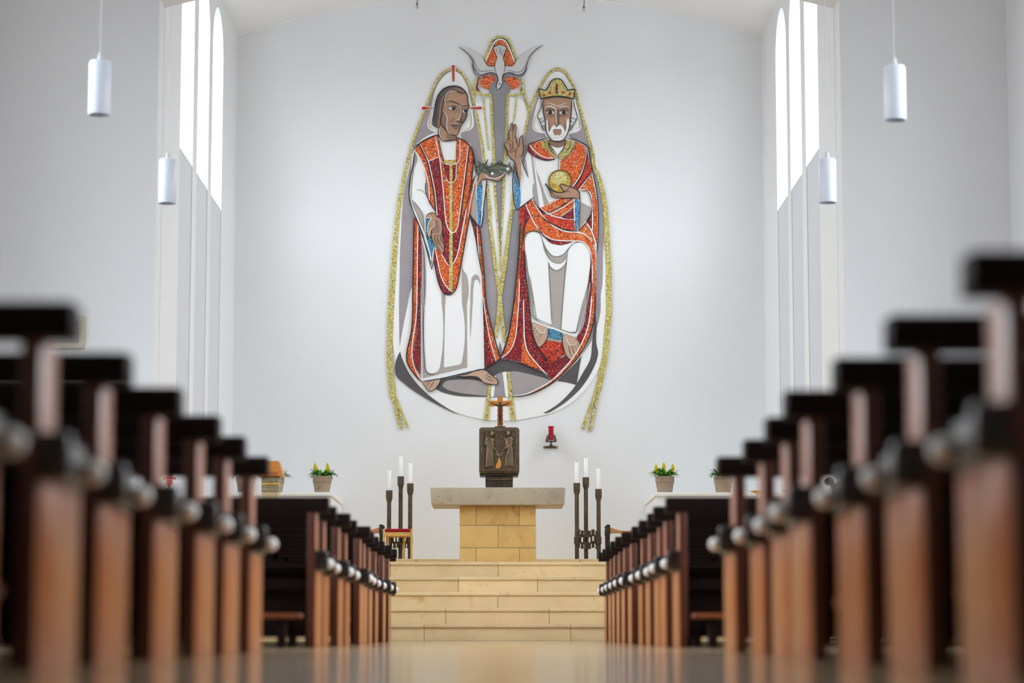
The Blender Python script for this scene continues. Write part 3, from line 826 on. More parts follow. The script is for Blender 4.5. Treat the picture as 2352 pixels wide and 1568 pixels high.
KY = 24.55
xk = PX(391, 1105, KY)
pas = thing('paschal_candle', 'thick white candle with a red cross emblem, near the left chancel wall', 'candle', (xk, KY, 0))
rk = .066
part('wax', G().lathe(xk, KY, [(rk, 1.36), (rk, 2.30), (rk * .9, 2.33), (.01, 2.32)], 24), M['candle'], pas, smooth=50)
part('wick', G().tube([(xk, KY, 2.315), (xk, KY, 2.35)], .003, 5), M['iron'], pas)
part('candle_holder', G().lathe(xk, KY, [(.16, 0), (.15, .03), (.035, .07), (.03, 1.25), (.085, 1.31), (.088, 1.38), (rk, 1.38)], 20), M['bronze'], pas, smooth=40)
em = G()
def wrap(u, v, t=.003):
    w = u / rk; return (xk + (rk + t) * math.sin(w), KY - (rk + t) * math.cos(w), v)
def ez(z): return PZ(1020 + z / 6.533, KY)
def strip(pts, w):
    for (u0, v0), (u1, v1) in zip(pts, pts[1:]):
        n = 5
        for i in range(n):
            a = i / n; b = (i + 1) / n
            d = Vector((u1 - u0, v1 - v0)); d.normalize(); nn = Vector((-d.y, d.x)) * w
            p = Vector((u0, v0)).lerp(Vector((u1, v1)), a); q = Vector((u0, v0)).lerp(Vector((u1, v1)), b)
            em.add([wrap(p.x - nn.x, p.y - nn.y), wrap(q.x - nn.x, q.y - nn.y), wrap(q.x + nn.x, q.y + nn.y), wrap(p.x + nn.x, p.y + nn.y)], [(0, 1, 2, 3)])
strip([(-.066, ez(518)), (.068, ez(520))], .0055)
for s in (-1, 1): strip([(s * .052, ez(500)), (s * .07, ez(520)), (s * .052, ez(540))], .004)
strip([(0, ez(400)), (0, ez(640))], .005)
for q in (-.028, -.014, .014, .028): strip([(q, ez(450)), (q * .9, ez(600))], .0035)
for zz in (470, 495, 555, 585): strip([(-.034, ez(zz)), (.034, ez(zz + 6))], .003)
strip([(-.02, ez(600)), (0, ez(640)), (.02, ez(600))], .004)
part('red_cross_emblem', em, M['red_wax'], pas, fix=False, smooth=0)
em = G()
strip([(.024 * math.cos(w), ez(690) + .024 * math.sin(w)) for w in [2 * math.pi * i / 16 for i in range(17)]], .004)
part('dark_ring_emblem', em, M['iron'], pas, fix=False, smooth=0)

for k, (pxl, pyt, rpx, lab, mt) in enumerate(((1746, 1127, 24, 'shallow brass bowl on slender legs, nearer the altar, seen between the right pews', 'brass'), (1822, 1127, 25, 'shallow dark bronze bowl on slender legs, farther from the altar, seen between the right pews', 'bronze'))):
    Y = 27.4; x = PX(pxl, 1130, Y); zt_ = PZ(pyt, Y); r = rpx * Y / FPX
    b = thing('offering_bowl', lab, 'bowl', (x, Y, ZL))
    part('bowl', G().lathe(x, Y, [(r * .12, zt_ - .036), (r * .45, zt_ - .030), (r * .8, zt_ - .012), (r, zt_), (r * .95, zt_), (r * .4, zt_ - .022), (.004, zt_ - .026)], 28), M[mt], b, smooth=50)
    part('stand_plate', G().lathe(x, Y, [(r * .9, ZL), (r * .9, ZL + .02), (r * .5, ZL + .03)], 20), M[mt], b)
    for q in range(6):
        w = q * math.pi / 3 + .3
        part('leg', G().tube([(x + r * .6 * math.cos(w), Y + r * .6 * math.sin(w), ZL + .02), (x + r * .40 * math.cos(w), Y + r * .40 * math.sin(w), ZL + .35), (x + r * .34 * math.cos(w), Y + r * .34 * math.sin(w), zt_ - .028)], .005, 6, up=(1, 0, 0)), M[mt], b)

OY = 24.6
def ox(z): return PX(1620 + z / 6.533, 1110, OY)
def oz(z): return PZ(1040 + z / 6.533, OY)
post = thing('bronze_post', 'leaning dark bronze post with a round head, seen between the near right pews', 'stand', (ox(1990), OY, 0))
part('leaning_bar', G().tube([(ox(2040), OY, 0.02), (ox(1985), OY, oz(760)), (ox(1935), OY, oz(560)), (ox(1880), OY, oz(395))], [.03, .03, .028, .026], 10), M['bronze'], post)
part('round_head', G().tube([(ox(1850), OY - .05, oz(425)), (ox(1850), OY + .05, oz(425))], .038, 16), M['bronze_deep'], post, 0.006, 2)
hd = G(); hd.tube([(ox(1925), OY, oz(500)), (ox(1960), OY, oz(475)), (ox(1965), OY, oz(440))], [.014, .018, .012], 8)
part('side_hook', hd, M['bronze'], post)
part('foot_disc', G().lathe(ox(2040), OY, [(.14, 0), (.14, .015), (.05, .035)], 20), M['bronze_deep'], post)

# framed board on the nave wall, mostly behind the pew tops
fx1 = PX(195, 760, YA); fx0 = fx1 - .62; fz0, fz1 = PZ(801, YA), PZ(726, YA)
pic = thing('framed_picture', 'pale framed picture on the nave wall, peeping out behind the left pew tops', 'picture', ((fx0 + fx1) / 2, YA, fz0))
part('backing', G().box(fx0 + .05, fx1 - .05, YA - .016, YA - .001, fz0 + .05, fz1 - .05), M['print_grey'], pic)
part('frame', G().prism([[(fx0, fz0), (fx1, fz0), (fx1, fz1), (fx0, fz1)], [(fx0 + .055, fz0 + .055), (fx0 + .055, fz1 - .055), (fx1 - .055, fz1 - .055), (fx1 - .055, fz0 + .055)]], 'y', YA - .035, YA - .0005), M['frame_cream'], pic, 0.004, 1)

# ================================================================== hanging lamps
def pendant(px, y0, y1, Y, label):
    x = PX(px, (y0 + y1) / 2, Y); zt_ = PZ(y0, Y); zb_ = PZ(y1, Y)
    r = 0.083
    root = thing('pendant_lamp', label, 'lamp', (x, Y, ZN), 'white cylinder pendant lamps')
    part('shade', G().lathe(x, Y, [(r * .97, zb_), (r, zb_ + .008), (r, zt_ - .02), (r * .9, zt_), (.015, zt_ + .002), (.015, zt_ - .006), (r * .88, zt_ - .01), (r * .95, zt_ - .03), (r * .95, zb_)], 36, caps=False), M['opal'], root, smooth=40)
    part('lamp_cap', G().lathe(x, Y, [(.022, zt_), (.018, zt_ + .05), (.006, zt_ + .07)], 14), M['cord'], root, smooth=40)
    part('inner_bulb', G().lathe(x, Y, [(.02, zt_ - .02), (.025, zt_ - .08), (.034, zt_ - .13), (.02, zt_ - .17), (.002, zt_ - .18)], 14), M['candle'], root, smooth=50)
    part('cable', G().tube([(x, Y, zt_ + .06), (x, Y, ZN)], .0035, 6), M['cord'], root)
    part('ceiling_rose', G().lathe(x, Y, [(.05, ZN), (.05, ZN - .02), (.01, ZN - .035)], 16), M['cord'], root)
pendant(229, 142, 265, 18.0, 'larger, higher white cylinder pendant lamp left of the chancel arch')
pendant(384.5, 367, 468, 22.0, 'smaller, lower white cylinder pendant lamp beside the left chancel windows')
pendant(2055, 151, 275, 18.0, 'larger, higher white cylinder pendant lamp right of the chancel arch')
pendant(1900.5, 364, 465, 22.0, 'smaller, lower white cylinder pendant lamp beside the right chancel windows')
for px, yb, lab in ((958, 21, 'small bare bulb on a wire above the left robed figure of the mural'), (1341, 27, 'small bare bulb on a wire above the crowned figure of the mural')):
    Y = YW - .22; x = PX(px, yb, Y); z = PZ(yb, Y)
    ztop = ZV - (x / XC) ** 2 * (ZV - ZS)
    root = thing('bare_bulb', lab, 'bulb', (x, Y, ztop))
    part('wire', G().tube([(x, Y, ztop), (x + .004, Y, (ztop + z) / 2 + .05), (x, Y, z + .06)], .005, 6), M['iron'], root)
    part('socket', G().lathe(x, Y, [(.012, z + .05), (.015, z + .075), (.006, z + .085)], 10), M['bronze'], root)
    part('glass', G().lathe(x, Y, [(.002, z), (.018, z + .012), (.022, z + .03), (.012, z + .052)], 12), M['bulb'], root, smooth=60)
# ================================================================== the mosaic relief on the altar wall
FR = {'A': (880, 60, 4.3556), 'B': (880, 380, 4.3556), 'C': (880, 660, 4.3556), 'H1': (960, 140, 7.839), 'H2': (1190, 140, 7.839),
      'DV': (1040, 70, 7.127), 'HC': (1060, 270, 6.815), 'LT': (900, 300, 6.532), 'RT': (1180, 300, 6.032), 'LM': (900, 480, 7.127),
      'RL': (1130, 520, 4.611), 'BL': (880, 700, 5.227), 'BR': (1120, 700, 5.227), 'PX': (0, 0, 1)}
def pts_of(s):
    fr = None; out = []; buf = []
    for tk in s.replace(',', ' ').replace('|', ' ').split():
        if tk in FR: fr = FR[tk]
        else:
            buf.append(float(tk))
            if len(buf) == 2:
                out.append((fr[0] + buf[0] / fr[2], fr[1] + buf[1] / fr[2])); buf = []
    return out
def smooth_pts(p, closed, n=5, corner=50):
    p = [np.array(q) for q in p]; m = len(p)
    if m < 3: return [tuple(q) for q in p]
    def ang(i):
        if not closed and i in (0, m - 1): return 999
        a = p[i] - p[i - 1]; b = p[(i + 1) % m] - p[i]
        na, nb = np.linalg.norm(a), np.linalg.norm(b)
        if na < 1e-6 or nb < 1e-6: return 999
        return math.degrees(math.acos(max(-1, min(1, float(a @ b) / na / nb))))
    cor = [ang(i) > corner for i in range(m)]
    out = []
    for i in range(m if closed else m - 1):
        j = (i + 1) % m
        d = np.linalg.norm(p[j] - p[i])
        def tan(k):
            if cor[k]: return None
            a, b = p[k] - p[k - 1], p[(k + 1) % m] - p[k]
            t = a / (np.linalg.norm(a) + 1e-9) + b / (np.linalg.norm(b) + 1e-9)
            return t / (np.linalg.norm(t) + 1e-9)
        ti, tj = tan(i), tan(j)
        ch = (p[j] - p[i]) / (d + 1e-9)
        if ti is None and tj is None: out.append(tuple(p[i])); continue
        if ti is None: ti = ch * 2 - tj; ti /= np.linalg.norm(ti) + 1e-9
        if tj is None: tj = ch * 2 - ti; tj /= np.linalg.norm(tj) + 1e-9
        k = n if d > 3 else 2
        for q in range(k):
            t = q / k
            h = (2*t**3 - 3*t**2 + 1, t**3 - 2*t**2 + t, -2*t**3 + 3*t**2, t**3 - t**2)
            out.append(tuple(h[0] * p[i] + h[1] * ti * d + h[2] * p[j] + h[3] * tj * d))
    if not closed: out.append(tuple(p[-1]))
    return out

Y_MU = YW - 0.014
def wall_xy(p): 
    q = P(p[0], p[1], Y_MU); return (q[0], q[2])
_uc = [0]
def yl(layer):
    _uc[0] += 1
    return Y_MU - 0.0032 * layer - (_uc[0] % 41) * 0.00004
MC = {}
def mcol(name, c, var=0.03, rough=0.6, k=1.12):
    MC[name] = flat('mural_' + name, c, rough, var=var, scale=4.0, k=k)
mcol('white', (240, 242, 245), 0.005, k=1.06); mcol('dove', (214, 214, 214), 0.01, k=1.0); mcol('mauve', (152, 144, 148), 0.07); mcol('grey', (134, 132, 138), 0.09)
mcol('dark', (82, 79, 80), 0.16); mcol('taupe', (166, 158, 152), 0.04); mcol('ash', (158, 150, 150), 0.06); mcol('black', (26, 26, 29), 0.02); mcol('ink', (60, 58, 60), 0.02)
mcol('skin', (172, 134, 108), 0.04); mcol('skin_shade', (138, 106, 88), 0.04); mcol('skin_pale', (190, 158, 136), 0.03); mcol('hair', (92, 84, 80), 0.05); mcol('hair_light', (140, 112, 94), 0.04)
mcol('thorn', (106, 110, 98), 0.08); mcol('eye', (228, 226, 224), 0.01); mcol('iris', (70, 66, 66), 0.02); mcol('gold_line', (176, 164, 96), 0.3); mcol('lip', (136, 112, 104), 0.03)

mural = thing('wall_mural', 'large mosaic relief of two robed figures and a dove on the white altar wall', 'mural', (wall_xy((1148, 966))[0], YW, wall_xy((1148, 966))[1]))
def poly_geo(p, layer, th=None):
    f = [wall_xy(q) for q in p]
    y1 = yl(layer); y0 = min(YW, y1 + (0.0022 if th is None else th))
    return G().prism(f, 'y', y1, y0)
def poly(name, par, s, mat, layer, th=None, corner=50, label=None):
    o = part(name, poly_geo(smooth_pts(pts_of(s), True, corner=corner), layer, th), MC[mat], par, smooth=30, fix=True)
    if label: o['label'] = label
    return o
class Lines:
    """flat inlaid bars along drawn lines, gathered into one part"""
    def __init__(self, layer): self.g = G(); self.layer = layer
    def line(self, s, w, taper=0.35, closed=False):
        p = [np.array(q) for q in smooth_pts(pts_of(s), closed)]
        if closed: p.append(p[0])
        m = len(p); cum = [0.0]
        for a, b in zip(p, p[1:]): cum.append(cum[-1] + float(np.linalg.norm(b - a)))
        L = cum[-1] + 1e-9; vs = []
        y1 = yl(self.layer); y0 = y1 + .0022
        ring = []
        for i in range(m):
            t = p[min(i + 1, m - 1)] - p[max(i - 1, 0)]
            t = t / (np.linalg.norm(t) + 1e-9); n = np.array([-t[1], t[0]])
            e = min(cum[i], L - cum[i]) / min(L * .5, 12.0) if taper < 1 and not closed else 1
            ww = w * .5 * (taper + (1 - taper) * min(1, e))
            a, b = wall_xy(p[i] + n * ww), wall_xy(p[i] - n * ww)
            vs += [(a[0], y1, a[1]), (b[0], y1, b[1]), (a[0], y0, a[1]), (b[0], y0, b[1])]
        fs = []
        for i in range(m - 1):
            a, b = i * 4, i * 4 + 4
            fs += [(a, a + 1, b + 1, b), (a + 2, a, b, b + 2), (a + 1, a + 3, b + 3, b + 1)]
        self.g.add(vs, fs); return self
    def disc(self, fr, x, y, r, ry=None):
        f = FR[fr]; n = 14; ry = ry or r
        c = [wall_xy((f[0] + (x + r * math.cos(2 * math.pi * i / n)) / f[2], f[1] + (y + ry * math.sin(2 * math.pi * i / n)) / f[2])) for i in range(n)]
        y1 = yl(self.layer)
        self.g.add([(a, y1, b) for a, b in c], [tuple(range(n))]); return self
    def done(self, name, par, mat):
        return part(name, self.g, MC[mat], par, smooth=0, fix=False)

# tesserae ------------------------------------------------------------
PAL = {
 'orange': ([(228, 98, 42), (236, 124, 52), (214, 80, 44), (192, 50, 44), (238, 160, 100), (146, 34, 40), (76, 32, 36), (196, 172, 164), (244, 222, 196), (242, 176, 80)], [5, 4, 3, 1.1, 1, .8, .35, .5, .4, .6], (176, 78, 44)),
 'crimson': ([(152, 28, 40), (120, 22, 36), (178, 44, 44), (206, 72, 46), (88, 20, 36), (150, 116, 122), (76, 62, 84), (196, 172, 172)], [4, 3, 2, .9, 1.6, .8, .5, .25], (108, 54, 58)),
 'red': ([(214, 66, 44), (226, 88, 44), (190, 44, 42), (150, 28, 38), (236, 130, 84), (84, 24, 34), (204, 180, 176)], [4, 3, 3, 1.8, .6, .6, .3], (158, 58, 46)),
 'blue': ([(70, 142, 192), (96, 166, 212), (46, 108, 158), (134, 188, 222), (30, 72, 114)], [4, 3, 2, 1.4, .7], (74, 116, 146)),
 'teal': ([(74, 146, 180), (98, 160, 190), (52, 108, 142), (34, 78, 110), (130, 176, 200)], [4, 3, 2, 1.2, 1], (70, 104, 124)),
 'gold': ([(200, 184, 98), (186, 168, 82), (216, 206, 144), (230, 226, 194), (172, 156, 78), (154, 136, 66), (206, 198, 110), (62, 60, 50), (186, 138, 76)], [4, 3, 3, 2, 2, 1.2, 3, .18, .4], (178, 168, 112)),
 'pale_gold': ([(206, 192, 108), (222, 214, 152), (194, 170, 72), (232, 228, 194), (186, 156, 52)], [4, 4, 2, 2, 1], (184, 172, 112)),
 'deep_gold': ([(202, 168, 56), (186, 146, 44), (214, 190, 92), (168, 126, 40), (226, 208, 130)], [4, 3, 2, 1.4, 1], (170, 140, 60)),
}
tm = NT('tesserae')
an = tm.n('ShaderNodeAttribute', attribute_name='tile_color')
M['tesserae'] = tm.set(an.outputs['Color'], 0.32)
trnd = random.Random(21)
def inside(poly, X, Y):
    c = np.zeros(X.shape, bool); n = len(poly); j = n - 1
    for i in range(n):
        xi, yi = poly[i]; xj, yj = poly[j]
        if yi != yj:
            c ^= ((yi > Y) != (yj > Y)) & (X < (xj - xi) * (Y - yi) / (yj - yi) + xi)
        j = i
    return c
def tiles_part(name, par, base, quads, pal, layer, label=None, bias=None):
    """base: G of the mortar bed; quads: list of four pixel corners each"""
    cols, wts, grout = PAL[pal]
    g = G(); g.add(base.v, base.f); nb = len(base.f)
    col = [(*alb(grout), 1)] * nb
    y1 = min(v[1] for v in base.v) - .0016; y0 = y1 + .0016
    acol = [alb(c, 1.12) for c in cols]
    for qd in quads:
        w = [wall_xy(q) for q in qd]
        g.add([(a, y1, b) for a, b in w] + [(a, y0, b) for a, b in w], [(0, 1, 2, 3), (0, 4, 5, 1), (1, 5, 6, 2), (2, 6, 7, 3), (3, 7, 4, 0)])
        c = trnd.choices(acol, wts)[0]; v = trnd.uniform(.86, 1.12)
        col += [(*(min(.95, x * v) for x in c), 1)] * 5
    ob = part(name, g, M['tesserae'], par, smooth=0, fix=False)
    at = ob.data.attributes.new('tile_color', 'FLOAT_COLOR', 'FACE')
    at.data.foreach_set('color', np.array(col, dtype=np.float32).ravel())
    ob['kind'] = 'stuff'
    if label: ob['label'] = label
    return ob
def mosaic(name, par, s, pal, layer, pitch=2.45, label=None, corner=50):
    p = smooth_pts(pts_of(s), True, corner=corner)
    a = np.array(p); x0, y0 = a.min(0); x1, y1 = a.max(0)
    X, Y = np.meshgrid(np.arange(x0 + pitch * .3, x1, pitch), np.arange(y0 + pitch * .3, y1, pitch))
    X = X + (np.floor((Y - y0) / pitch).astype(int) % 2) * pitch * .3
    msk = inside(p, X, Y)
    q = []
    h = pitch * .44
    for cx, cy in zip(X[msk], Y[msk]):
        j = [trnd.uniform(-.14, .14) * pitch for _ in range(8)]
        q.append([(cx - h + j[0], cy - h + j[1]), (cx + h + j[2], cy - h + j[3]), (cx + h + j[4], cy + h + j[5]), (cx - h + j[6], cy + h + j[7])])
    return tiles_part(name, par, poly_geo(p, layer), q, pal, layer, label)
def band(name, par, s, widths, layer, pal='gold', pitch=2.7, label=None):
    """rows of tesserae following a curve; widths in pixels, start to end"""
    p = [np.array(q) for q in smooth_pts(pts_of(s), False)]
    cum = np.array([0.0] + list(np.cumsum([np.linalg.norm(b - a) for a, b in zip(p, p[1:])])))
    L = cum[-1]; n = max(2, int(round(L / pitch)))
    ss = np.linspace(0, L, n + 1); arr = np.array(p)
    xs = np.interp(ss, cum, arr[:, 0]); ys = np.interp(ss, cum, arr[:, 1])
    ww = np.interp(ss / L, np.linspace(0, 1, len(widths)), widths)
    tx_ = np.gradient(xs); ty_ = np.gradient(ys); nr = np.hypot(tx_, ty_) + 1e-9
    nx_, ny_ = -ty_ / nr, tx_ / nr
    le = [(xs[i] + nx_[i] * ww[i] / 2, ys[i] + ny_[i] * ww[i] / 2) for i in range(n + 1)]
    ri = [(xs[i] - nx_[i] * ww[i] / 2, ys[i] - ny_[i] * ww[i] / 2) for i in range(n + 1)]
    base = G(); y1 = yl(layer); y0 = y1 + .0022
    vs = []
    for a, b in zip(le, ri):
        a, b = wall_xy(a), wall_xy(b)
        vs += [(a[0], y1, a[1]), (b[0], y1, b[1]), (a[0], y0 + .008, a[1]), (b[0], y0 + .008, b[1])]
    fs = []
    for i in range(n):
        a, b = i * 4, i * 4 + 4
        fs += [(a, a + 1, b + 1, b), (a + 2, a, b, b + 2), (a + 1, a + 3, b + 3, b + 1)]
    base.add(vs, fs)
    q = []
    for i in range(n):
        m = max(1, int(round((ww[i] + ww[i + 1]) / 2 / pitch)))
        for k in range(m):
            def at(sv, tv, i=i):
                xx = xs[i] + (xs[i + 1] - xs[i]) * sv; yy = ys[i] + (ys[i + 1] - ys[i]) * sv
                w_ = (ww[i] + (ww[i + 1] - ww[i]) * sv) * (tv - .5)
                ax_, ay_ = nx_[i] + (nx_[i + 1] - nx_[i]) * sv, ny_[i] + (ny_[i + 1] - ny_[i]) * sv
                return (xx + ax_ * w_, yy + ay_ * w_)
            e = .07; t0, t1 = (k + e) / m, (k + 1 - e) / m
            q.append([at(e, t0), at(1 - e, t0), at(1 - e, t1), at(e, t1)])
    return tiles_part(name, par, base, q, pal, layer, label)

# ------------------------------------------------------------ ground panel, cloaks, rays
panel = part('backing_panel', G().prism([wall_xy(q) for q in smooth_pts(pts_of(
    'PX 905 600 918 480 935 395 955 308 985 222 1012 178 1042 162 1072 182 1090 228 1102 238 1130 222 1172 222 1208 236 1218 250 1236 202 1256 172 1278 158 1302 170 1322 204 1346 280 1370 375 1384 470 1395 560 1398 700 1390 800 1374 850 1340 900 1292 938 1226 958 1148 966 1080 957 1010 930 950 890 918 852 902 790 901 700'), True)], 'y', Y_MU, YW), MC['white'], mural, 0.003, 1, smooth=30)
poly('left_cloak', mural, 'A 700 440 790 490 850 600 890 740 925 930 960 1110 985 1280 1000 1380 HC 370 760 395 1000 410 1200 B 1040 350 1055 480 1080 720 1105 920 1135 1140 1148 1250 1143 1400 C 1143 160 1112 490 1050 250 B 980 900 880 560 620 400 340 560 310 700 302 1000 297 1180 C 270 40 240 190 200 390 165 590 160 300 160 100 B 163 1200 168 900 182 600 192 430 207 280 243 120 270 0 A 290 1290 330 1100 400 900 450 770 500 650 565 525 620 470', 'mauve', 1)
poly('right_cloak', mural, 'A 1740 440 1810 475 1870 570 1915 680 1955 810 1995 950 2045 1130 2095 1330 B 2105 0 2135 100 2170 260 2200 430 2212 600 2200 900 2192 1200 C 2178 60 2172 260 2100 500 1990 665 2000 300 B 2000 900 1900 300 A 1800 1350 1480 1450 1410 1400 1385 1300 1380 1200 1410 1100 1445 960 1480 870 1545 710 1600 590 1655 505', 'mauve', 1)
poly('grey_ray', mural, 'B 1300 440 1275 640 1245 850 1212 1150 1190 1280 1192 1400 C 1195 180 1225 480 1260 400 1320 50 B 1340 1100 1380 700 1395 430', 'grey', 1)
poly('halo', mural, 'H1 -20 1490 100 1395 200 1335 325 1285 250 1260 190 1210 172 1130 190 1030 222 915 245 830 262 740 292 600 335 475 405 355 500 250 600 192 680 192 760 240 830 340 890 470 930 620 965 760 980 850 992 960 1006 1080 1000 1180 940 1240 830 1272 782 1300 770 1345 800 1400 880 1455 945 1500 960 1568 500 1600 100 1568', 'white', 2, label='white halo of the standing figure')
poly('halo', mural, 'H2 190 1490 300 1430 430 1390 525 1375 495 1355 480 1320 400 1295 300 1260 258 1200 262 1120 290 960 320 830 370 660 430 490 520 330 600 240 715 190 820 240 890 330 960 460 1020 640 1060 800 1100 960 1130 1120 1130 1210 1080 1270 980 1300 920 1325 908 1350 930 1375 1000 1410 1130 1470 1130 1500 700 1560 190 1530', 'white', 2, label='white halo of the crowned figure')
poly('grey_column', mural, 'DV 890 1080 A 1240 760 1228 1000 1215 1350 B 1200 150 1190 500 1172 950 1140 500 1125 150 A 1110 1340 1100 1000 1088 740 DV 650 1090 608 1020 597 945 620 880 680 830 695 790 650 745 560 745 470 770 400 755 345 690 318 610 310 540 345 550 400 680 480 700 600 670 700 690 760 760 830 760 860 700 960 680 1060 710 1140 680 1200 590 1215 620 1190 690 1140 755 1060 775 960 760 880 768 840 800 850 835 900 865 935 930 930 1000', 'grey', 2, label='grey column of light below the dove')
poly('dark_crescent', mural, 'C 170 640 125 870 200 950 380 1080 560 1180 770 1280 620 1192 480 1095 360 985 260 855 200 735', 'dark', 1, corner=70)
poly('dark_crescent', mural, 'C 2115 240 2105 400 2090 550 2072 715 2000 850 1930 970 1860 1060 1750 1165 1605 1254 1612 1258 1760 1192 1900 1085 1990 992 2090 835 2150 670 2132 545 2135 350', 'dark', 1, corner=70)
poly('dark_bench', mural, 'C 400 930 580 915 750 880 1010 815 1100 765 1175 712 1300 728 1450 780 1570 840 1690 930 1560 1030 1460 1065 1380 1088 1250 1094 1040 1094 900 1092 740 1082 600 1050 520 1010', 'dark', 2)
poly('dark_bench', mural, 'C 1985 680 1960 820 1935 975 1840 950 1740 935 1860 820 1940 740', 'dark', 2)
poly('bench_seat', mural, 'C 592 985 620 945 700 925 850 922 960 935 1060 960 1100 900 1150 862 1230 845 1320 840 1440 862 1560 892 1690 932 1580 1000 1460 1060 1350 1082 1250 1085 1040 1085 900 1072 740 1050 640 1020', 'ash', 3)
poly('grey_ray', mural, 'C 1130 872 1195 848 1225 1092 1105 1092', 'mauve', 4)
poly('white_ray', mural, 'C 1086 975 1118 880 1130 890 1106 1094 1076 1094', 'white', 4)
poly('white_ray', mural, 'C 1195 848 1234 842 1264 1094 1225 1094', 'white', 4)
poly('grey_ray', mural, 'C 1168 545 1182 590 1188 650 1172 705 1156 655 1160 590', 'grey', 2)

# ------------------------------------------------------------ gold bands
band('gold_band', mural, 'C 95 1100 88 1000 70 850 65 650 68 450 78 200 90 0 B 112 900 130 680 152 460 168 340 196 200 215 100 237 0 A 262 1290 330 1060 400 880 450 750 500 620 560 510 620 455 675 430', [13, 13, 13, 13, 12, 9, 8, 6, 5.5, 5], 3)
band('gold_band', mural, 'A 730 432 770 450 810 500 850 565 885 660 910 780 945 930 975 1090 1000 1240 HC 345 570 354 650 365 740', [5, 5.5, 6], 3)
band('gold_band', mural, 'C 92 1075 112 1150 140 1270 180 1410', [5.5, 7.5, 7.5], 3)
band('gold_band', mural, 'C 108 1070 150 1170 190 1280 246 1402', [5.5, 6.5, 6.5], 3)
band('gold_band', mural, 'A 1415 1085 1440 950 1470 845 1530 685 1590 570 1650 482 1740 428 1810 452 1870 540 1920 640 1960 780 2000 920 2050 1100 2100 1300 B 2110 10 2140 75 2180 205 2215 370 2232 560 2242 800 2256 1000 2258 1250 C 2260 150 2258 260 2240 450 2224 650 2188 850 2148 1030', [5, 5.5, 6, 7, 9, 12, 13, 13, 13], 3)
band('gold_band', mural, 'C 2132 1015 2105 1110 2060 1240 2000 1415', [5.5, 7.5, 8], 3)
band('gold_band', mural, 'C 2158 1015 2140 1110 2110 1250 2068 1436', [5.5, 6.5, 7.5], 3)
band('gold_band', mural, 'HC 395 1000 410 1130 430 1330 450 1500 B 1066 500 1085 700 1112 910 1142 1140 1165 1260 1168 1340', [6, 7, 8, 9], 4)
band('gold_band', mural, 'HC 815 1180 795 1350 B 1286 450 1262 620 1240 800 1215 1000 1185 1200 1170 1290 1168 1380', [4, 7, 8, 9, 10], 5)
band('gold_band', mural, 'C 1168 60 1166 150 1150 300 1124 500', [9, 8, 8], 6)
band('gold_band', mural, 'C 1170 110 1180 230 1200 400 1216 545', [9, 8, 7], 5)
band('gold_band', mural, 'C 1066 978 1050 1150 1030 1330', [6, 9, 11], 5)
band('gold_band', mural, 'C 1250 845 1268 1020 1285 1180 1302 1330', [8, 9, 11], 5)
band('gold_band', mural, 'A 1080 690 1086 900 1103 1200 1110 1350 B 1115 170 1138 500 1162 800 1170 1040', [5, 5.5, 6, 5, 3, 1.5], 4)
band('gold_band', mural, 'A 1248 690 1240 900 1226 1250 1216 1370 B 1208 150 1196 400 1180 800 1174 1060', [5, 5.5, 6, 5, 3, 1.5], 4)
band('gold_band', mural, 'A 1003 690 1018 880 1036 1060 1056 1242', [2.6, 3, 3], 4)
band('gold_band', mural, 'A 1336 700 1326 800 1306 960', [3, 3.2, 2.6], 4)
band('gold_band', mural, 'A 1015 340 1058 232 1108 132 1175 106 1242 132 1292 232 1326 335', [4.5, 5, 4.5], 4)
band('gold_band', mural, 'A 940 510 918 590 908 660 950 675 1000 685 1082 692', [4.5, 5, 5], 5)
band('gold_band', mural, 'A 1248 692 1330 690 1375 675 1402 652 1395 580 1385 520', [4.5, 5, 5], 5)
band('gold_band', mural, 'A 1402 650 1430 760 1462 868', [5, 6], 4)
band('gold_band', mural, 'A 908 640 900 690 912 760', [5, 5], 4)

# ------------------------------------------------------------ dove and red fields round it
mosaic('red_field', mural, 'DV 555 520 600 400 650 290 700 210 785 155 870 210 920 300 960 410 1000 520 985 577 860 577 690 575 570 577', 'orange', 3, 2.3)
mosaic('red_field', mural, 'DV 480 770 560 740 655 738 690 790 680 830 630 870 600 930 590 965 520 950 462 905 455 850', 'orange', 3, 2.3)
mosaic('red_field', mural, 'DV 850 790 940 768 1060 788 1085 850 1070 920 1010 960 945 965 930 910 890 862 842 820', 'orange', 3, 2.3)
mosaic('maroon_edge', mural, 'DV 415 770 440 770 415 870 418 950 462 1003 400 992 383 950 398 850', 'crimson', 4, 2.0)
mosaic('maroon_edge', mural, 'DV 1106 782 1132 800 1152 900 1140 972 1100 1002 1122 930 1126 880 1110 830', 'crimson', 4, 2.0)
Lines(4).line('DV 525 490 600 310 680 160 780 118 870 160 950 300 1035 490', 2.4, .8).done('black_line', mural, 'black')
Lines(4).line('DV 542 512 620 322 700 178 780 142 862 182 932 312 1003 510', 2.8, .8).done('white_line', mural, 'white')
dove = poly('dove', mural, 'DV 662 290 690 265 710 258 740 240 775 237 805 245 850 260 885 295 850 370 828 455 850 540 850 640 830 690 810 740 808 800 815 850 790 920 730 980 718 880 740 830 738 770 715 700 690 640 690 570 705 510 730 450 690 370', 'dove', 6, label='pale dove flying downwards')
poly('wing', dove, 'DV 85 265 200 270 330 320 430 400 505 470 555 555 580 582 690 585 700 670 735 760 640 697 560 707 470 740 390 710 340 600 320 500 250 370 170 310', 'dove', 5)
poly('wing', dove, 'DV 1500 240 1400 250 1270 310 1150 390 1050 490 1005 555 975 590 855 585 845 660 805 735 860 700 960 690 1050 728 1120 730 1180 670 1210 590 1230 500 1290 390 1390 300', 'dove', 5)
L = Lines(7)
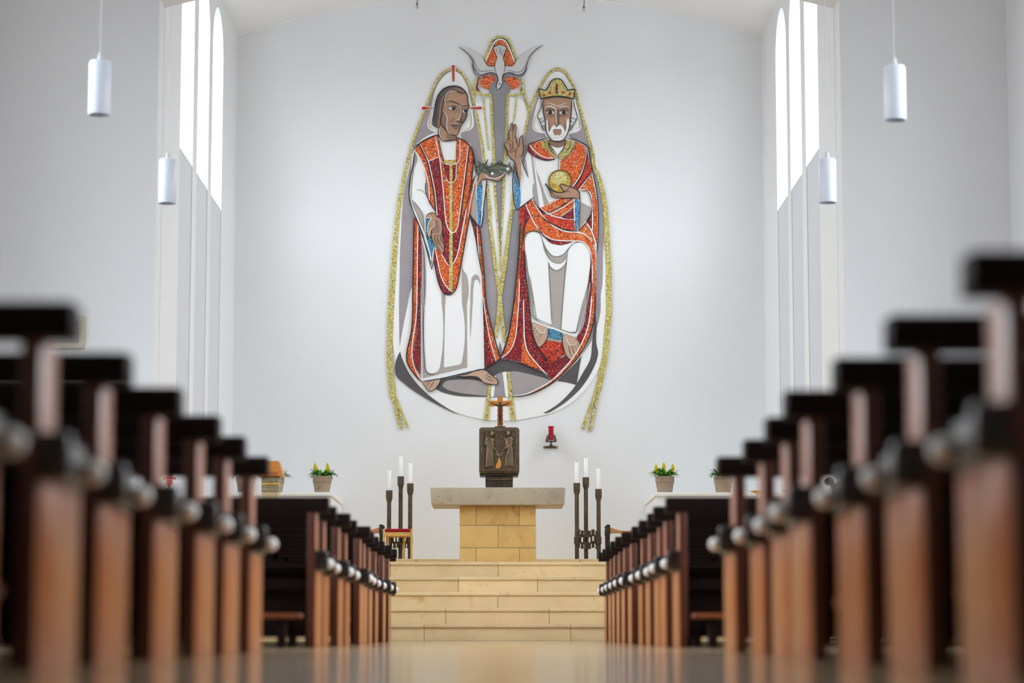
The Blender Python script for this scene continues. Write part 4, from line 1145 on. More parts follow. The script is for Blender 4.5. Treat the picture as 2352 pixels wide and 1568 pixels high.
L.line('DV 100 280 180 330 260 400 320 500 350 620 410 700 470 737 560 706 640 696 700 716 738 775 740 830 718 880 728 980', 1.5)
L.line('DV 1480 245 1390 300 1290 390 1230 500 1200 620 1150 705 1060 735 960 702 880 702 820 735 808 800 816 850 790 920 730 980', 1.4)
L.line('DV 505 470 555 555 580 582 690 585', 1).line('DV 1048 490 1005 555 975 590 858 585', 1)
L.line('DV 735 450 690 370 662 290 690 265 712 260 742 242 775 237 805 247 850 262 885 295 850 370 828 455 850 540 850 640 828 690', 1.2).line('DV 732 450 705 510 690 570 690 640 720 705', 1.1)
L.line('DV 705 275 720 340 750 400', .8).line('DV 740 255 768 330 768 400', .8).line('DV 795 260 790 340 790 420', .8).line('DV 860 290 815 370 805 440', .8)
L.disc('DV', 766, 881, 11, 15)
L.done('black_line', dove, 'black')
L = Lines(7)
L.line('DV 280 390 340 490 390 610 440 665 510 672 600 660 690 665', 2.0, .1).line('DV 1265 400 1215 520 1160 630 1100 680 1020 685 930 662 850 665', 2.0, .1)
L.done('grey_line', dove, 'mauve')

# ------------------------------------------------------------ standing figure
fig = poly('standing_figure', mural, 'LT 335 290 415 205 560 120 690 75 790 165 965 150 1070 150 1150 211 1215 320 1245 540 1270 660 B 1035 150 1028 300 1003 500 978 622 945 600 870 490 LM 1285 160 1370 450 1430 830 1465 1040 1480 1300 C 1005 60 1012 400 1015 815 800 860 600 905 392 938 372 870 368 400 372 0 B 380 800 322 560 262 340 278 150', 'white', 3, label='white robe of the standing figure')
for s in ('LT 345 335 385 430 340 560 315 720 300 900 300 1020 285 1020 290 850 315 560 330 420', 'LT 360 890 400 880 450 895 500 940 510 970 460 920 420 899',
          'LT 522 770 502 900 510 960 545 1020 552 920 537 820', 'LT 300 1040 360 1100 465 1255 LM 515 110 528 470 440 250 370 40',
          'LM 472 450 525 640 535 1568 480 1568 478 800', 'LM 815 1370 880 1400 878 1570 815 1570', 'LM 1160 820 1170 1000 1225 1080 1225 1570 1150 1570 1150 950',
          'LM 1288 1570 1300 1200 1320 1110 1370 1070 1412 1086 1440 1160 1440 1260 1422 1185 1390 1152 1352 1175 1335 1300 1325 1570', 'BL 1045 0 1073 0 1060 220 1048 412 1043 200',
          'BL 465 0 1005 0 1010 750 475 880', 'HC 200 1040 240 1030 245 1300 LM 1395 240 1285 90 HC 140 1400'):
    poly('robe_fold', fig, s, 'taupe', 4, corner=45)
poly('robe_panel', fig, 'BL 497 -6 705 -6 690 700 660 790 600 825 540 825 510 790 500 700', 'white', 5)
poly('robe_panel', fig, 'BL 745 -6 948 -6 948 670 930 710 880 725 730 752', 'white', 5)
mosaic('chasuble', fig, 'LT 335 290 415 205 560 120 690 78 735 290 780 450 960 450 975 115 1070 155 1150 215 1218 330 1205 650 1188 800 1265 668 1240 760 1220 950 1180 1250 LM 1265 160 1205 520 1140 880 1085 1190 1040 1330 960 1405 850 1375 790 1270 710 950 690 830 710 650 830 720 850 640 820 300 800 180 740 120 715 60 LT 655 1225 560 1070 545 900 520 740 470 515 400 380', 'orange', 5, label='orange mosaic chasuble')
mosaic('crimson_stripe', fig, 'LT 555 465 705 405 730 560 755 760 780 1000 800 1200 810 1350 835 1500 LM 900 290 960 385 1010 395 1060 370 1100 270 1145 150 1195 0 1225 0 1180 200 1130 480 1070 750 1000 910 940 930 870 850 815 735 850 690 850 600 830 450 815 220 740 120 LT 680 1280 660 1000 620 700', 'crimson', 6)
mosaic('crimson_stripe', fig, 'LT 790 505 965 500 960 740 930 780 860 785 825 740 800 600', 'crimson', 7)
mosaic('crimson_stripe', fig, 'LM 690 830 715 690 750 850 790 1050 830 1170 900 1270 995 1365 960 1405 850 1375 790 1270 710 950', 'crimson', 6)
band('gold_stripe', fig, 'LT 888 512 888 800 888 1200 890 1568 LM 968 420 968 800 967 1100 962 1335', [6.5, 6.5, 7, 7.5, 8, 8, 8], 8)
mosaic('gold_collar', fig, 'LT 772 440 860 462 965 440 965 492 880 508 792 492', 'gold', 7)
mosaic('orange_border', fig, 'LM 372 130 425 260 412 900 405 1568 C 332 200 320 500 290 710 335 830 385 945 330 890 238 740 285 400 298 0 LM 350 1200 362 600', 'orange', 5)
mosaic('crimson_border', fig, 'LM 435 300 468 420 465 1568 C 370 300 373 870 300 712 330 500 340 200 LM 418 1500', 'crimson', 5)
mosaic('orange_border', fig, 'LM 1395 300 1438 315 1470 600 1500 950 1525 1300 1545 1560 C 1050 250 1100 500 1170 710 1130 745 1080 650 1030 300 LM 1490 1400 1480 1080 1440 800', 'orange', 5)
mosaic('crimson_border', fig, 'LM 1285 110 1395 260 1400 500 1440 940 1370 480', 'crimson', 5, 2.2)
mosaic('crimson_border', fig, 'C 1000 120 1020 200 1060 500 1135 750 1020 812 1010 500', 'crimson', 4)
mosaic('blue_sleeve', fig, 'LM 555 160 620 170 595 250 595 480 640 460 670 540 695 630 650 865 600 740 570 500', 'teal', 5)
mosaic('blue_sleeve', fig, 'HC 322 1005 325 1200 305 1450 LM 1465 60 1445 290 1408 252 1400 0 HC 245 1300 245 1115 290 1060', 'blue', 5)
L = Lines(9)
for s, w in (('LT 425 195 480 330 545 460 590 640 640 880 665 1100 680 1285', 2.0), ('LT 655 85 690 270 720 440 750 700 775 950 795 1200 820 1400 860 1500 905 1535 950 1520 990 1440 1010 1300 1050 1000 1090 700 1130 380 1150 220', 2.0),
             ('LT 335 290 400 380 465 510 525 680 555 850 560 1060', 2.0), ('LT 470 505 560 460 705 400', 1.8), ('LT 720 430 760 480 830 510 900 515 970 495 1015 440 1022 300 1022 140', 1.7),
             ('LT 785 500 800 620 825 740 860 785 920 785 955 740 965 620 970 490', 1.7), ('LM 1225 0 1180 220 1130 480 1070 760 1000 910', 2.2), ('LM 815 730 880 860 935 930', 2.0),
             ('LM 710 650 760 900 800 1080 870 1240 995 1365', 2.0), ('LM 430 250 418 900 410 1568 C 331 300 293 712 380 932', 2.0), ('C 1005 110 1060 480 1135 750', 1.8), ('LM 1395 280 1410 560 1440 945', 1.6),
             ('LM 355 -10 440 200 560 500 650 890 LM 690 640', 2.6), ('LM 1478 0 1455 290', 1.8), ('LM 1395 0 1400 240', 1.8), ('LT 1260 680 1225 850 1180 1080 1150 1300', 1.6), ('HC 245 910 232 1020 242 1300', 1.6)):
    L.line(s, w, .6)
L.done('white_line', fig, 'white')
L = Lines(10)
for s, w in (('LT 405 195 470 330 530 470 575 650 625 900 650 1100 655 1240', 2.6), ('LT 1165 255 1140 450 1110 700 1070 1000 1040 1250 1010 1400', 2.2), ('LT 335 285 415 198 560 115 690 68 782 165', 2.6),
             ('LT 975 105 1070 148 1150 210 1215 320 1225 420 1205 680 1185 860 1165 960', 2.6), ('LT 700 90 735 290 780 480 810 720', 1.6), ('LT 972 110 966 480', 1.6),
             ('LM 1285 0 1265 160 1205 520 1140 880 1085 1190 1040 1330 960 1405 850 1378 785 1265 705 930 690 850', 2.4), ('LT 345 320 310 560 270 760 262 1000 330 1250 LM 440 260 540 560 650 990 690 860', 2.5),
             ('LT 525 740 505 900 550 1040 655 1220', 1.8), ('HC 245 890 200 950 150 1050 120 1230 70 1400', 2.0), ('HC 400 985 375 1200 345 1450 B 1003 500 977 625 945 603 870 492', 2.6), ('HC 180 560 215 740 230 890', 2.4),
             ('LM 362 130 352 900 342 1568 C 297 200 285 430 239 740 330 892 388 948', 2.6), ('C 372 0 375 500 377 905', 1.4), ('LM 1443 315 1480 700 1515 1100 1550 1568 C 1085 395 1175 714 1100 766 1015 816', 2.6),
             ('LM 1280 105 1370 480 1430 840 1482 1085', 1.8), ('C 1000 120 1012 500 1015 815', 1.5), ('BL 495 -20 502 700 520 800 575 832 640 818', 1.6), ('LM 522 640 535 1000 538 1568', 1.3), ('LM 440 300 475 430 500 480', 1.4),
             ('LT 300 1040 360 1100 465 1255 LM 515 110 520 300', .9), ('C 388 942 600 908 800 862 1015 815', 2.0), ('LM 560 155 625 170', 1.2), ('LT 1205 330 1235 460 1250 560', 2.2)):
    L.line(s, w, .5)
L.done('black_line', fig, 'black')

# hand hanging open
hand = poly('hand', fig, 'LM 570 130 600 85 660 68 710 85 730 125 790 160 815 220 825 300 820 420 835 520 852 580 850 700 835 725 805 715 780 700 720 620 670 530 650 430 620 470 600 490 590 430 592 250 620 190 640 165 600 140', 'skin', 11, label='open hand pointing down')
poly('palm_shade', hand, 'LM 700 175 750 200 778 300 780 390 665 400 650 350 700 290 715 220', 'skin_shade', 12)
L = Lines(13)
for s in ('LM 560 150 600 85 660 66 715 88 735 130 797 160 827 230 832 300 824 430 852 560 852 700 830 727', 'LM 805 715 720 620 665 520 648 420 650 340 700 290', 'LM 650 430 600 490 588 430 590 250', 'LM 715 420 705 500 740 580 800 695', 'LM 760 415 750 500 790 590 845 670', 'LM 797 410 797 480 838 570'):
    L.line(s, 1.3, .5)
L.done('black_line', hand, 'black')
Lines(13).line('LM 600 100 658 160 602 240 597 440', 1.4).line('LM 690 200 695 290 640 340 612 470', 1.4).line('LM 745 585 800 690', .8).line('LM 792 600 842 690', .8).done('white_line', hand, 'white')
# hand carrying the crown of thorns
hand = poly('hand', fig, 'HC 250 1100 245 1010 280 900 310 868 400 885 430 925 480 943 560 938 620 910 690 850 702 868 660 930 575 1000 500 992 400 968 320 972 300 1012 280 1060', 'skin', 11, label='hand holding the crown of thorns')
Lines(13).line('HC 250 1100 300 1015 320 975 400 972 500 996 575 1002 662 932 702 868', 1.5).line('HC 245 1010 280 900 300 870', 1.4).done('black_line', hand, 'black')
Lines(13).line('HC 355 895 420 945 500 960 600 935 690 855', 1.3).done('white_line', hand, 'white')
thorn = poly('thorn_crown', fig, 'HC 195 800 240 790 290 750 250 665 310 740 360 735 415 655 390 745 430 770 462 742 475 705 492 745 540 730 605 680 572 738 600 735 625 700 645 740 700 755 742 755 732 710 748 722 765 695 760 755 785 800 795 857 755 850 740 917 720 870 690 855 620 890 570 920 530 940 497 940 490 1005 472 940 430 905 400 885 340 882 290 870 262 890 250 850 220 815', 'thorn', 12, corner=30, label='woven crown of thorns')
L = Lines(14)
for s in ('HC 280 790 340 755 420 790 500 770 600 740 690 760', 'HC 300 830 340 790 400 820 460 900', 'HC 390 800 450 820 520 820 600 890', 'HC 560 800 620 760 700 780', 'HC 430 850 500 850 560 885', 'HC 275 790 290 840 380 860 430 890', 'HC 520 750 570 715 600 685',
          'HC 195 800 240 790 290 752 250 668 312 742 360 736 415 658 390 745 430 772', 'HC 462 745 475 707 492 745', 'HC 605 680 572 738 600 735 625 702 645 740 700 757 742 757 732 710', 'HC 765 697 760 755 785 800 795 857 755 850 740 915 720 868', 'HC 560 830 640 820 690 850', 'HC 230 810 262 880'):
    L.line(s, 1.3, .5)
L.done('black_line', thorn, 'black')
Lines(14).disc('HC', 724, 813, 22).disc('HC', 482, 884, 22).done('white_spot', thorn, 'white')

# head in profile
head = poly('head', fig, 'H1 500 640 560 565 640 530 740 570 800 600 860 580 890 640 905 760 925 840 890 900 880 1000 830 1100 770 1190 740 1270 725 1330 690 1350 695 1420 560 1440 470 1455 385 1330 400 1160 420 1140 440 950 450 800', 'skin', 9, label='face of the standing figure, turned aside')
poly('face_shade', head, 'H1 440 890 515 990 520 1200 552 1310 500 1265 418 1140', 'skin_shade', 10)
poly('face_shade', head, 'H1 520 1310 600 1345 690 1355 690 1408 540 1412 510 1380', 'skin_shade', 10)
poly('face_shade', head, 'H1 760 800 790 825 785 900 775 1110 740 1115 750 900', 'skin_shade', 10)
poly('face_shade', head, 'H1 790 920 880 950 870 1010 830 1090 770 1180 740 1270 715 1320 780 1150', 'skin_shade', 10)
poly('hair', head, 'H1 255 1145 290 950 310 790 345 670 400 570 500 490 620 465 740 480 820 530 860 575 800 600 740 570 640 528 560 568 495 640 455 760 428 950 408 1150 380 1215 300 1185', 'hair', 11)
poly('hair_light', head, 'H1 430 690 500 590 570 530 640 500 740 500 855 572 800 596 740 566 640 528 560 566 492 640 452 760 424 950 402 1140 370 1207 345 1200 375 1000 395 820', 'hair_light', 12)
poly('eye', head, 'H1 548 850 600 832 690 845 680 890 610 902', 'eye', 12)
poly('eye', head, 'H1 800 910 830 885 882 890 880 935 825 946', 'eye', 12)
poly('lips', head, 'H1 600 1155 690 1140 745 1172 700 1222 640 1215', 'lip', 12)
Lines(13).disc('H1', 642, 862, 40).disc('H1', 855, 913, 28).done('iris', head, 'iris')
L = Lines(14)
for s, w in (('H1 250 1140 290 950 320 760 370 620 470 510 600 463 740 475 862 575 895 660 905 790 927 830 890 900 880 1000 830 1100 765 1190 735 1290 720 1337', 2.0), ('H1 250 1140 300 1185 380 1218', 1.8),
             ('H1 862 575 800 602 740 572 640 528 550 575 490 650 450 780 430 950 410 1140 480 1220 540 1300 610 1337 690 1352 725 1327', 1.7), ('H1 510 760 590 735 660 755 762 802', 2.0), ('H1 790 825 860 820 918 800', 1.6),
             ('H1 545 852 600 830 680 832 702 850', 1.8), ('H1 555 870 600 905 660 912', 1.0), ('H1 795 905 830 883 885 890', 1.5), ('H1 785 830 778 1120 740 1122 700 1090 650 1095 660 1045', 1.6), ('H1 588 1150 660 1178 742 1176', 1.6),
             ('H1 625 1205 690 1228 720 1215', .9), ('H1 400 640 350 800 330 1000 310 1160', .9), ('H1 380 1210 375 1330 465 1455 560 1447 690 1430 697 1350', 2.2), ('H1 590 1140 600 1100 650 1040', .8), ('H1 630 960 690 930 710 880', .8)):
    L.line(s, w, .4)
L.disc('H1', 642, 862, 20).disc('H1', 858, 913, 15)
L.done('black_line', head, 'black')
Lines(14).line('H1 755 815 772 850 742 1060 690 1080 650 1090', 1.5).line('H1 440 905 515 990 520 1200 552 1300 600 1330', 1.2).line('H1 500 790 495 660 560 570 640 545 690 560', 1.2).line('H1 405 1200 392 1330 472 1450', 1.3).line('H1 520 745 580 725', 1.0).line('H1 600 1148 690 1138 720 1150', .9).disc('H1', 632, 845, 8).done('white_line', head, 'white')
# red wedges of the halo
for a, b in (('H1 595 68 680 68 668 250 650 392 618 392 605 250', 'H1 608 85 665 85 652 378 624 378'), ('H1 52 815 272 832 272 872 52 897', 'H1 70 832 264 845 264 862 72 882'), ('H1 930 832 1162 812 1162 892 930 868', 'H1 940 843 1142 828 1145 878 942 862')):
    poly('halo_ray_ground', mural, a, 'white', 5)
    mosaic('halo_ray', mural, b, 'red', 6, 2.2)
Lines(4).line('H1 242 910 207 1040 202 1150 222 1210 292 1236', 1.6).line('H1 950 935 957 1100 948 1180 900 1222 820 1240', 1.6).line('H2 312 985 287 1120 282 1190 310 1235 365 1250', 1.6).line('H2 1092 1000 1112 1130 1112 1190 1055 1232', 1.6).done('gold_line', mural, 'gold_line')
# feet
ft = poly('foot', fig, 'BL 900 842 1000 838 1090 800 1170 780 1230 790 1300 845 1350 880 1380 930 1362 960 1280 950 1210 932 1140 872 1060 857 950 860', 'skin_pale', 9)
Lines(11).line('BL 900 840 1000 832 1090 796 1170 776 1232 786 1300 842 1352 880 1382 932 1362 962 1280 953 1210 935 1140 874 1060 860 950 863 902 848', 1.5).line('BL 1230 872 1282 902 1342 907', 1).line('BL 1235 842 1290 872 1335 882', 1).line('BL 1245 815 1280 838', 1).done('black_line', ft, 'black')
ft = poly('foot', fig, 'BL 470 930 560 910 692 885 662 960 590 1032 550 1032 510 990', 'skin_pale', 9)
Lines(11).line('BL 470 930 510 992 548 1034 592 1034 664 962 694 888', 1.6).line('BL 500 960 545 913', 1).line('BL 525 988 545 950 575 910', 1).line('BL 545 1008 600 940 610 905', 1).done('black_line', ft, 'black')

# ------------------------------------------------------------ crowned figure
king = poly('crowned_figure', mural, 'RT 185 295 215 190 330 145 490 112 740 112 880 150 1015 240 1050 380 1088 570 1140 820 1165 1050 1170 1300 RL 1105 280 1105 420 1085 880 1040 1160 940 1360 BR 770 905 620 745 400 695 170 650 RL 165 1200 210 970 245 700 285 300 300 60 RT 110 1060 80 1070 40 1105 8 1000 5 560 90 380 130 480', 'white', 3, label='white robe of the crowned figure')
for s in ('RT 130 490 165 390 205 660 150 545', 'RT 285 370 300 500 380 720 440 900 492 1005 420 1042 372 800 330 640', 'RT 275 720 270 925 330 1045 322 900', 'RT 240 345 258 345 300 640 355 1050 335 1050 290 760', 'RT 930 990 1085 1070 1080 1130 990 1250 892 1392 920 1200'):
    poly('robe_fold', king, s, 'taupe', 4, corner=45)
poly('lap_fold', king, 'RL 355 280 385 560 410 940 450 992 640 1062 740 1100 880 1135 915 1100 970 900 1010 700 1038 400 1040 270 900 165 690 330 500 90', 'taupe', 5, corner=40)
poly('robe_knee', king, 'RL 360 330 440 780 470 975 635 1048 620 780 600 400 598 375 620 430 680 470 740 440 780 380 800 300 745 380 690 390 640 370 590 320 540 190 505 90 440 62 385 82 352 140 350 220', 'white', 6, corner=60)
poly('robe_knee', king, 'RL 520 95 580 240 640 308 690 318 750 298 800 245 850 190 910 165 880 150 720 185 600 120', 'white', 6)
poly('robe_knee', king, 'RL 802 290 830 220 900 175 960 178 1010 220 1038 300 1020 560 960 800 890 1112 870 1122 730 1086 752 800 780 480', 'white', 6)
mosaic('crimson_drapery', king, 'RL 345 240 360 450 375 640 400 850 415 1005 440 1170 490 1290 540 1360 620 1400 760 1380 860 1250 900 1175 940 1110 1000 830 1030 550 1045 330 1062 420 1055 700 1030 950 970 1180 860 1380 720 1530 BR 770 900 620 740 480 560 440 400 RL 330 1080 325 430', 'crimson', 5)
mosaic('crimson_drapery', king, 'BR 345 -80 352 -20 425 -60 418 300 408 695 290 665 170 645 270 560 325 430 345 250', 'crimson', 5)
mosaic('crimson_drapery', king, 'RL 318 60 345 240 325 430 300 640 285 640 300 300', 'red', 5, 2.2)
mosaic('crimson_drapery', king, 'RL 300 500 330 420 332 640 330 780 280 780 288 620', 'crimson', 5, 2.2)
mosaic('orange_drapery', king, 'RL 300 20 330 0 335 60 312 250 292 520 288 700 265 1000 240 1200 190 1320 100 1395 165 1200 210 970 245 700 280 330', 'orange', 6)
mosaic('orange_drapery', king, 'BR 415 250 432 330 445 440 480 570 620 750 662 812 540 752 405 697 412 450', 'orange', 6)
mosaic('orange_drapery', king, 'BR 1254 -420 1298 -420 1297 -200 1285 0 1272 180 1210 400 1100 602 960 762 820 902 640 1012 470 1087 640 988 770 900 950 738 1090 540 1190 330 1235 120 1256 -120 1262 -260', 'orange', 6)
mosaic('orange_drapery', king, 'BR 705 425 890 455 935 580 745 720 690 655 610 525', 'red', 6)
mosaic('lap_mosaic', king, 'RT 165 1020 255 955 310 1040 400 1180 540 1310 720 1395 880 1405 985 1440 1070 1530 RL 1090 290 1098 420 1072 580 1052 350 1020 230 960 170 880 160 760 155 640 140 560 100 510 70 450 50 390 60 350 110 338 240 322 260 326 120 RT 170 1290 230 1180', 'orange', 7, label='orange mosaic drapery over the knees')
mosaic('lap_shadow', king, 'RL 520 78 600 130 720 155 860 160 800 185 720 196 630 180 560 122', 'crimson', 7)
mosaic('sash', king, 'RT 375 1075 640 950 790 950 640 1060 480 1140 440 1130', 'orange', 6)
mosaic('sash', king, 'RT 500 1155 640 1080 790 960 832 955 832 1050 720 1140 650 1195 560 1180', 'orange', 6)
mosaic('sash', king, 'RT 660 1200 760 1110 832 1060 836 1222 740 1222', 'crimson', 6)
mosaic('sash', king, 'RT 400 1200 450 1160 600 1210 832 1240 842 1392 720 1372 560 1310 460 1250', 'red', 8)
mosaic('sash', king, 'RT 905 1390 990 1280 1060 1380 1090 1480 1130 1568 1080 1568 1000 1440', 'orange', 6)
mosaic('sash', king, 'RT 1000 1250 1080 1150 1088 1380', 'crimson', 6)
mosaic('sash', king, 'RT 150 1040 230 1170 160 1300 135 1380', 'crimson', 6)
mosaic('sash', king, 'RT 100 1068 150 1030 162 1200 140 1400 128 1568 68 1568 84 1300', 'red', 5, 2.2)
mosaic('sash', king, 'RT 310 1040 370 1080 445 1150 395 1175', 'crimson', 6)
mosaic('cape', king, 'RT 215 200 300 165 440 132 480 260 565 350 582 375 460 392 330 332 250 255', 'orange', 6)
mosaic('cape', king, 'RT 205 208 240 260 320 340 450 392 570 386 562 406 450 416 300 370 195 282', 'crimson', 6)
mosaic('cape', king, 'RT 840 155 930 190 1010 250 1000 330 950 530 880 680 800 790 795 640 750 580 640 550 635 420 760 340 825 240', 'orange', 6, label='orange mosaic cape')
mosaic('cape', king, 'RT 1025 320 1052 440 1082 562 870 832 800 792 890 690 960 540 1010 350', 'red', 6)
mosaic('cape', king, 'RT 1080 605 1120 780 1155 1040 1165 1300 1155 1568 1110 1568 1090 1400 1090 1100 1070 900 1020 832 910 832 960 760', 'orange', 6)
mosaic('gold_collar', king, 'RT 375 145 480 132 500 210 592 330 572 370 480 300 410 232', 'gold', 7, 2.2)
mosaic('gold_collar', king, 'RT 710 130 835 142 820 240 760 332 690 392 632 405 625 332 700 220', 'gold', 7, 2.2)
poly('neck', king, 'RT 490 125 560 150 640 150 715 118 715 190 620 237 540 217 490 172', 'skin_shade', 7)
poly('white_collar', king, 'RT 490 190 550 228 620 242 712 200 622 330 592 338 530 262', 'white', 8)
poly('clasp', king, 'RT 570 345 612 345 615 386 570 386', 'taupe', 9)
mosaic('blue_sleeve', king, 'RT 12 565 50 700 85 790 78 1060 42 1082 20 980', 'blue', 5)
mosaic('blue_sleeve', king, 'RT 850 960 905 970 905 1150 880 1385 856 1385 845 1150', 'blue', 9)
orb = mosaic('golden_orb', king, ' '.join(['RT'] + ['%.1f %.1f' % (640 + 155 * math.cos(a * math.pi / 12), 706 + 152 * math.sin(a * math.pi / 12)) for a in range(24)]), 'deep_gold', 8, 2.2, label='golden orb')
mosaic('orb_highlight', king, ' '.join(['RT'] + ['%.1f %.1f' % (630 + 108 * math.cos(a * math.pi / 12), 668 + 92 * math.sin(a * math.pi / 12)) for a in range(24)]), 'pale_gold', 9, 2.2)
L = Lines(10)
for s, w in (('RT 165 1020 240 1200 320 1340 400 1440 RL 485 20 550 90 640 140 760 155 870 157 960 167 1020 222 1050 330 1060 600', 2.2), ('RT 255 955 330 1090 400 1190 540 1320 720 1402 880 1412 1000 1452 1080 1545', 2.3),
             ('RT 375 1078 470 1150 600 1203 832 1236', 2.0), ('RT 372 1072 640 946', 1.8), ('RT 500 1160 660 1080 832 960', 1.8), ('RT 650 1195 760 1115 832 1050', 1.6), ('RT 905 832 1000 828 1050 860 1080 1000 1090 1200 1087 1395', 2.4),
             ('RT 1082 602 1120 780 1157 1000 1166 1300 1155 1568', 2.0), ('RT 1010 250 960 540 880 690 800 800', 2.2), ('RT 838 150 825 250 760 345 640 420 638 550', 2.0), ('RT 217 195 330 322 460 386 572 378', 2.0), ('RT 990 1270 1070 1380 1132 1568 RL 1105 250', 2.4),
             ('RT 838 950 840 1200 856 1388', 2.2), ('RT 914 965 910 1200 884 1388', 2.2), ('RT 1060 620 980 720 905 825', 2.0),
             ('RL 408 990 480 1020 580 1060 740 1112 880 1168 930 1120 1000 830 1036 600', 3.0), ('BR 432 -60 436 250 445 420 480 560 620 740 772 905', 2.4), ('RL 288 560 RL 288 700 268 1000 245 1190 195 1310 98 1392', 2.0),
             ('BR 1245 -100 1240 20 1200 280 1090 535 950 732 772 905 600 1010 450 1076 310 1092', 2.6), ('HC 905 640 935 800 1000 930', 1.8)):
    L.line(s, w, .6)
L.done('white_line', king, 'white')
L = Lines(11)
for s, w in (('RT 190 285 213 192 330 145 480 108', 2.6), ('RT 735 108 880 148 1020 230 1052 380 1090 570 1142 820 1167 1050 1172 1300 1162 1568 RL 1108 290', 2.4), ('RT 1018 260 972 540 900 695 808 802', 2.4), ('RT 1085 578 980 702 880 832', 2.2),
             ('RT 192 288 330 382 460 422 572 396', 1.6), ('RT 622 330 622 560', 1.8), ('RT 480 1142 640 1062 795 950', 2.0), ('RT 400 1198 450 1252 560 1312 720 1378 875 1400', 2.4), ('RT 660 1202 740 1225 832 1224', 1.5),
             ('RT 5 500 5 1000 38 1105 90 1072 272 930', 2.4), ('RT 95 380 130 480 205 662', 1.6), ('RT 185 290 135 430', 2.2), ('RT 910 850 918 1000 892 1390', 1.8), ('RT 1082 1060 1082 1130 895 1390', 1.7), ('RT 845 1250 862 1392 890 1392', 2.0),
             ('RT 420 150 440 220 472 282', 1.5), ('RT 458 140 500 250 570 345', 1.5), ('RT 790 140 770 240 715 312', 1.5), ('RT 485 130 495 195 560 290 592 332', 1.8), ('RT 718 130 712 200 622 332', 1.8), ('RT 845 140 835 230 765 335 690 395 632 412', 1.5),
             ('RT 270 930 310 1040 445 1150', 1.5), ('RT 950 840 1000 830 1035 860 1070 960 1082 1070', 1.8), ('RT 232 1180 165 1300 140 1420 135 1568', 1.8), ('RT 240 1185 330 1190 400 1180', 1.2),
             ('RL 300 -20 280 320 243 700 210 960 160 1200 92 1395', 3.0), ('RL 330 0 RL 315 250 300 540', 1.6), ('RL 345 130 352 90 390 62 445 50 505 70 560 115 640 182', 1.6), ('RL 338 240 345 400 375 640 400 900 420 1060 440 1170 500 1300 620 1440', 2.0),
             ('RL 1045 300 1060 420', 1.4), ('RL 1045 420 1020 700 985 920 930 1120 892 1175', 1.4), ('BR 1290 -150 1292 0 1278 170 1215 402 1100 612 960 772 820 906 650 1016 490 1081 300 1102', 2.4),
             ('BR 170 655 320 685 500 752 660 812 775 905', 1.8), ('BR 410 250 408 695', .9), ('BR 590 480 690 650 745 725', 1.3), ('BR 605 720 740 640 890 500', 1.2), ('BR 650 770 760 715 932 575', 1.2)):
    L.line(s, w, .45)
L.line(' '.join(['RT'] + ['%.1f %.1f' % (640 + 157 * math.cos(a * math.pi / 12), 706 + 154 * math.sin(a * math.pi / 12)) for a in range(24)]), 1.3, closed=True)
L.done('black_line', king, 'black')
L = Lines(8)
for s in ('RL 520 100 580 250 640 312 690 322 750 302 800 250 850 195 920 165 1000 190', 'RL 540 190 590 320 640 372 690 390 745 380 800 295', 'RL 598 375 620 430 680 470 740 440 785 380', 'RL 598 375 615 700 635 1050 470 978 440 780 400 520', 'RL 800 300 780 480 752 800 730 1087 870 1122 892 1112 960 800', 'RL 355 280 385 560 410 850'):
    L.line(s, .9, .4)
L.done('grey_line', king, 'ink')

# raised hand and forearm
hand = poly('hand', king, 'HC 690 390 720 360 750 358 740 240 765 180 775 110 795 95 807 120 800 180 790 240 798 246 815 160 825 115 850 125 852 200 845 300 865 400 890 460 905 430 905 350 930 305 966 284 957 350 962 430 967 540 932 620 922 650 930 750 916 1090 880 960 835 800 812 680 780 660 720 570 690 490 672 440', 'skin', 11, label='hand raised with two fingers up')
L = Lines(13)
for s, w in (('HC 690 390 672 440 690 490 720 570 780 660 815 682 838 800 882 960 918 1090', 2.0), ('HC 690 390 720 360 752 356 740 240 765 180 775 110 795 93 808 120 800 180 792 240', 1.4), ('HC 800 246 815 160 826 113 852 125 854 200 847 300 867 400 890 462', 1.4),
             ('HC 890 462 907 430 906 350 930 305 967 284 957 350 964 430 969 540 932 625 922 645', 1.6), ('HC 800 250 806 380', 1.2), ('HC 748 365 800 390 810 500 827 530 792 552', 1.3), ('HC 700 390 760 430 775 510 800 545', 1.3), ('HC 690 460 740 540 800 552', 1.3), ('HC 888 460 852 520 850 600 848 650', 1.2), ('HC 880 630 930 600', .8), ('HC 850 700 880 900 905 1000', .8)):
    L.line(s, w, .4)
L.done('black_line', hand, 'black')
# hand under the orb
hand = poly('hand', king, 'RT 430 745 450 738 520 830 580 858 700 856 660 800 642 770 660 745 700 760 800 790 880 832 905 870 905 952 830 935 740 937 600 937 522 917 482 820', 'skin', 11, label='hand carrying the golden orb')
L = Lines(13)
for s, w in (('RT 430 745 450 738 520 830 580 858 700 856 660 800 640 770 660 743 700 758 800 788 882 830 907 870 907 955', 1.6), ('RT 430 745 482 820 522 919 600 940 740 940 830 938 905 955', 1.6), ('RT 445 750 505 830 560 900 680 915', 1.0), ('RT 700 856 760 850 785 860', 1.0)):
    L.line(s, w, .4)
L.done('black_line', hand, 'black')
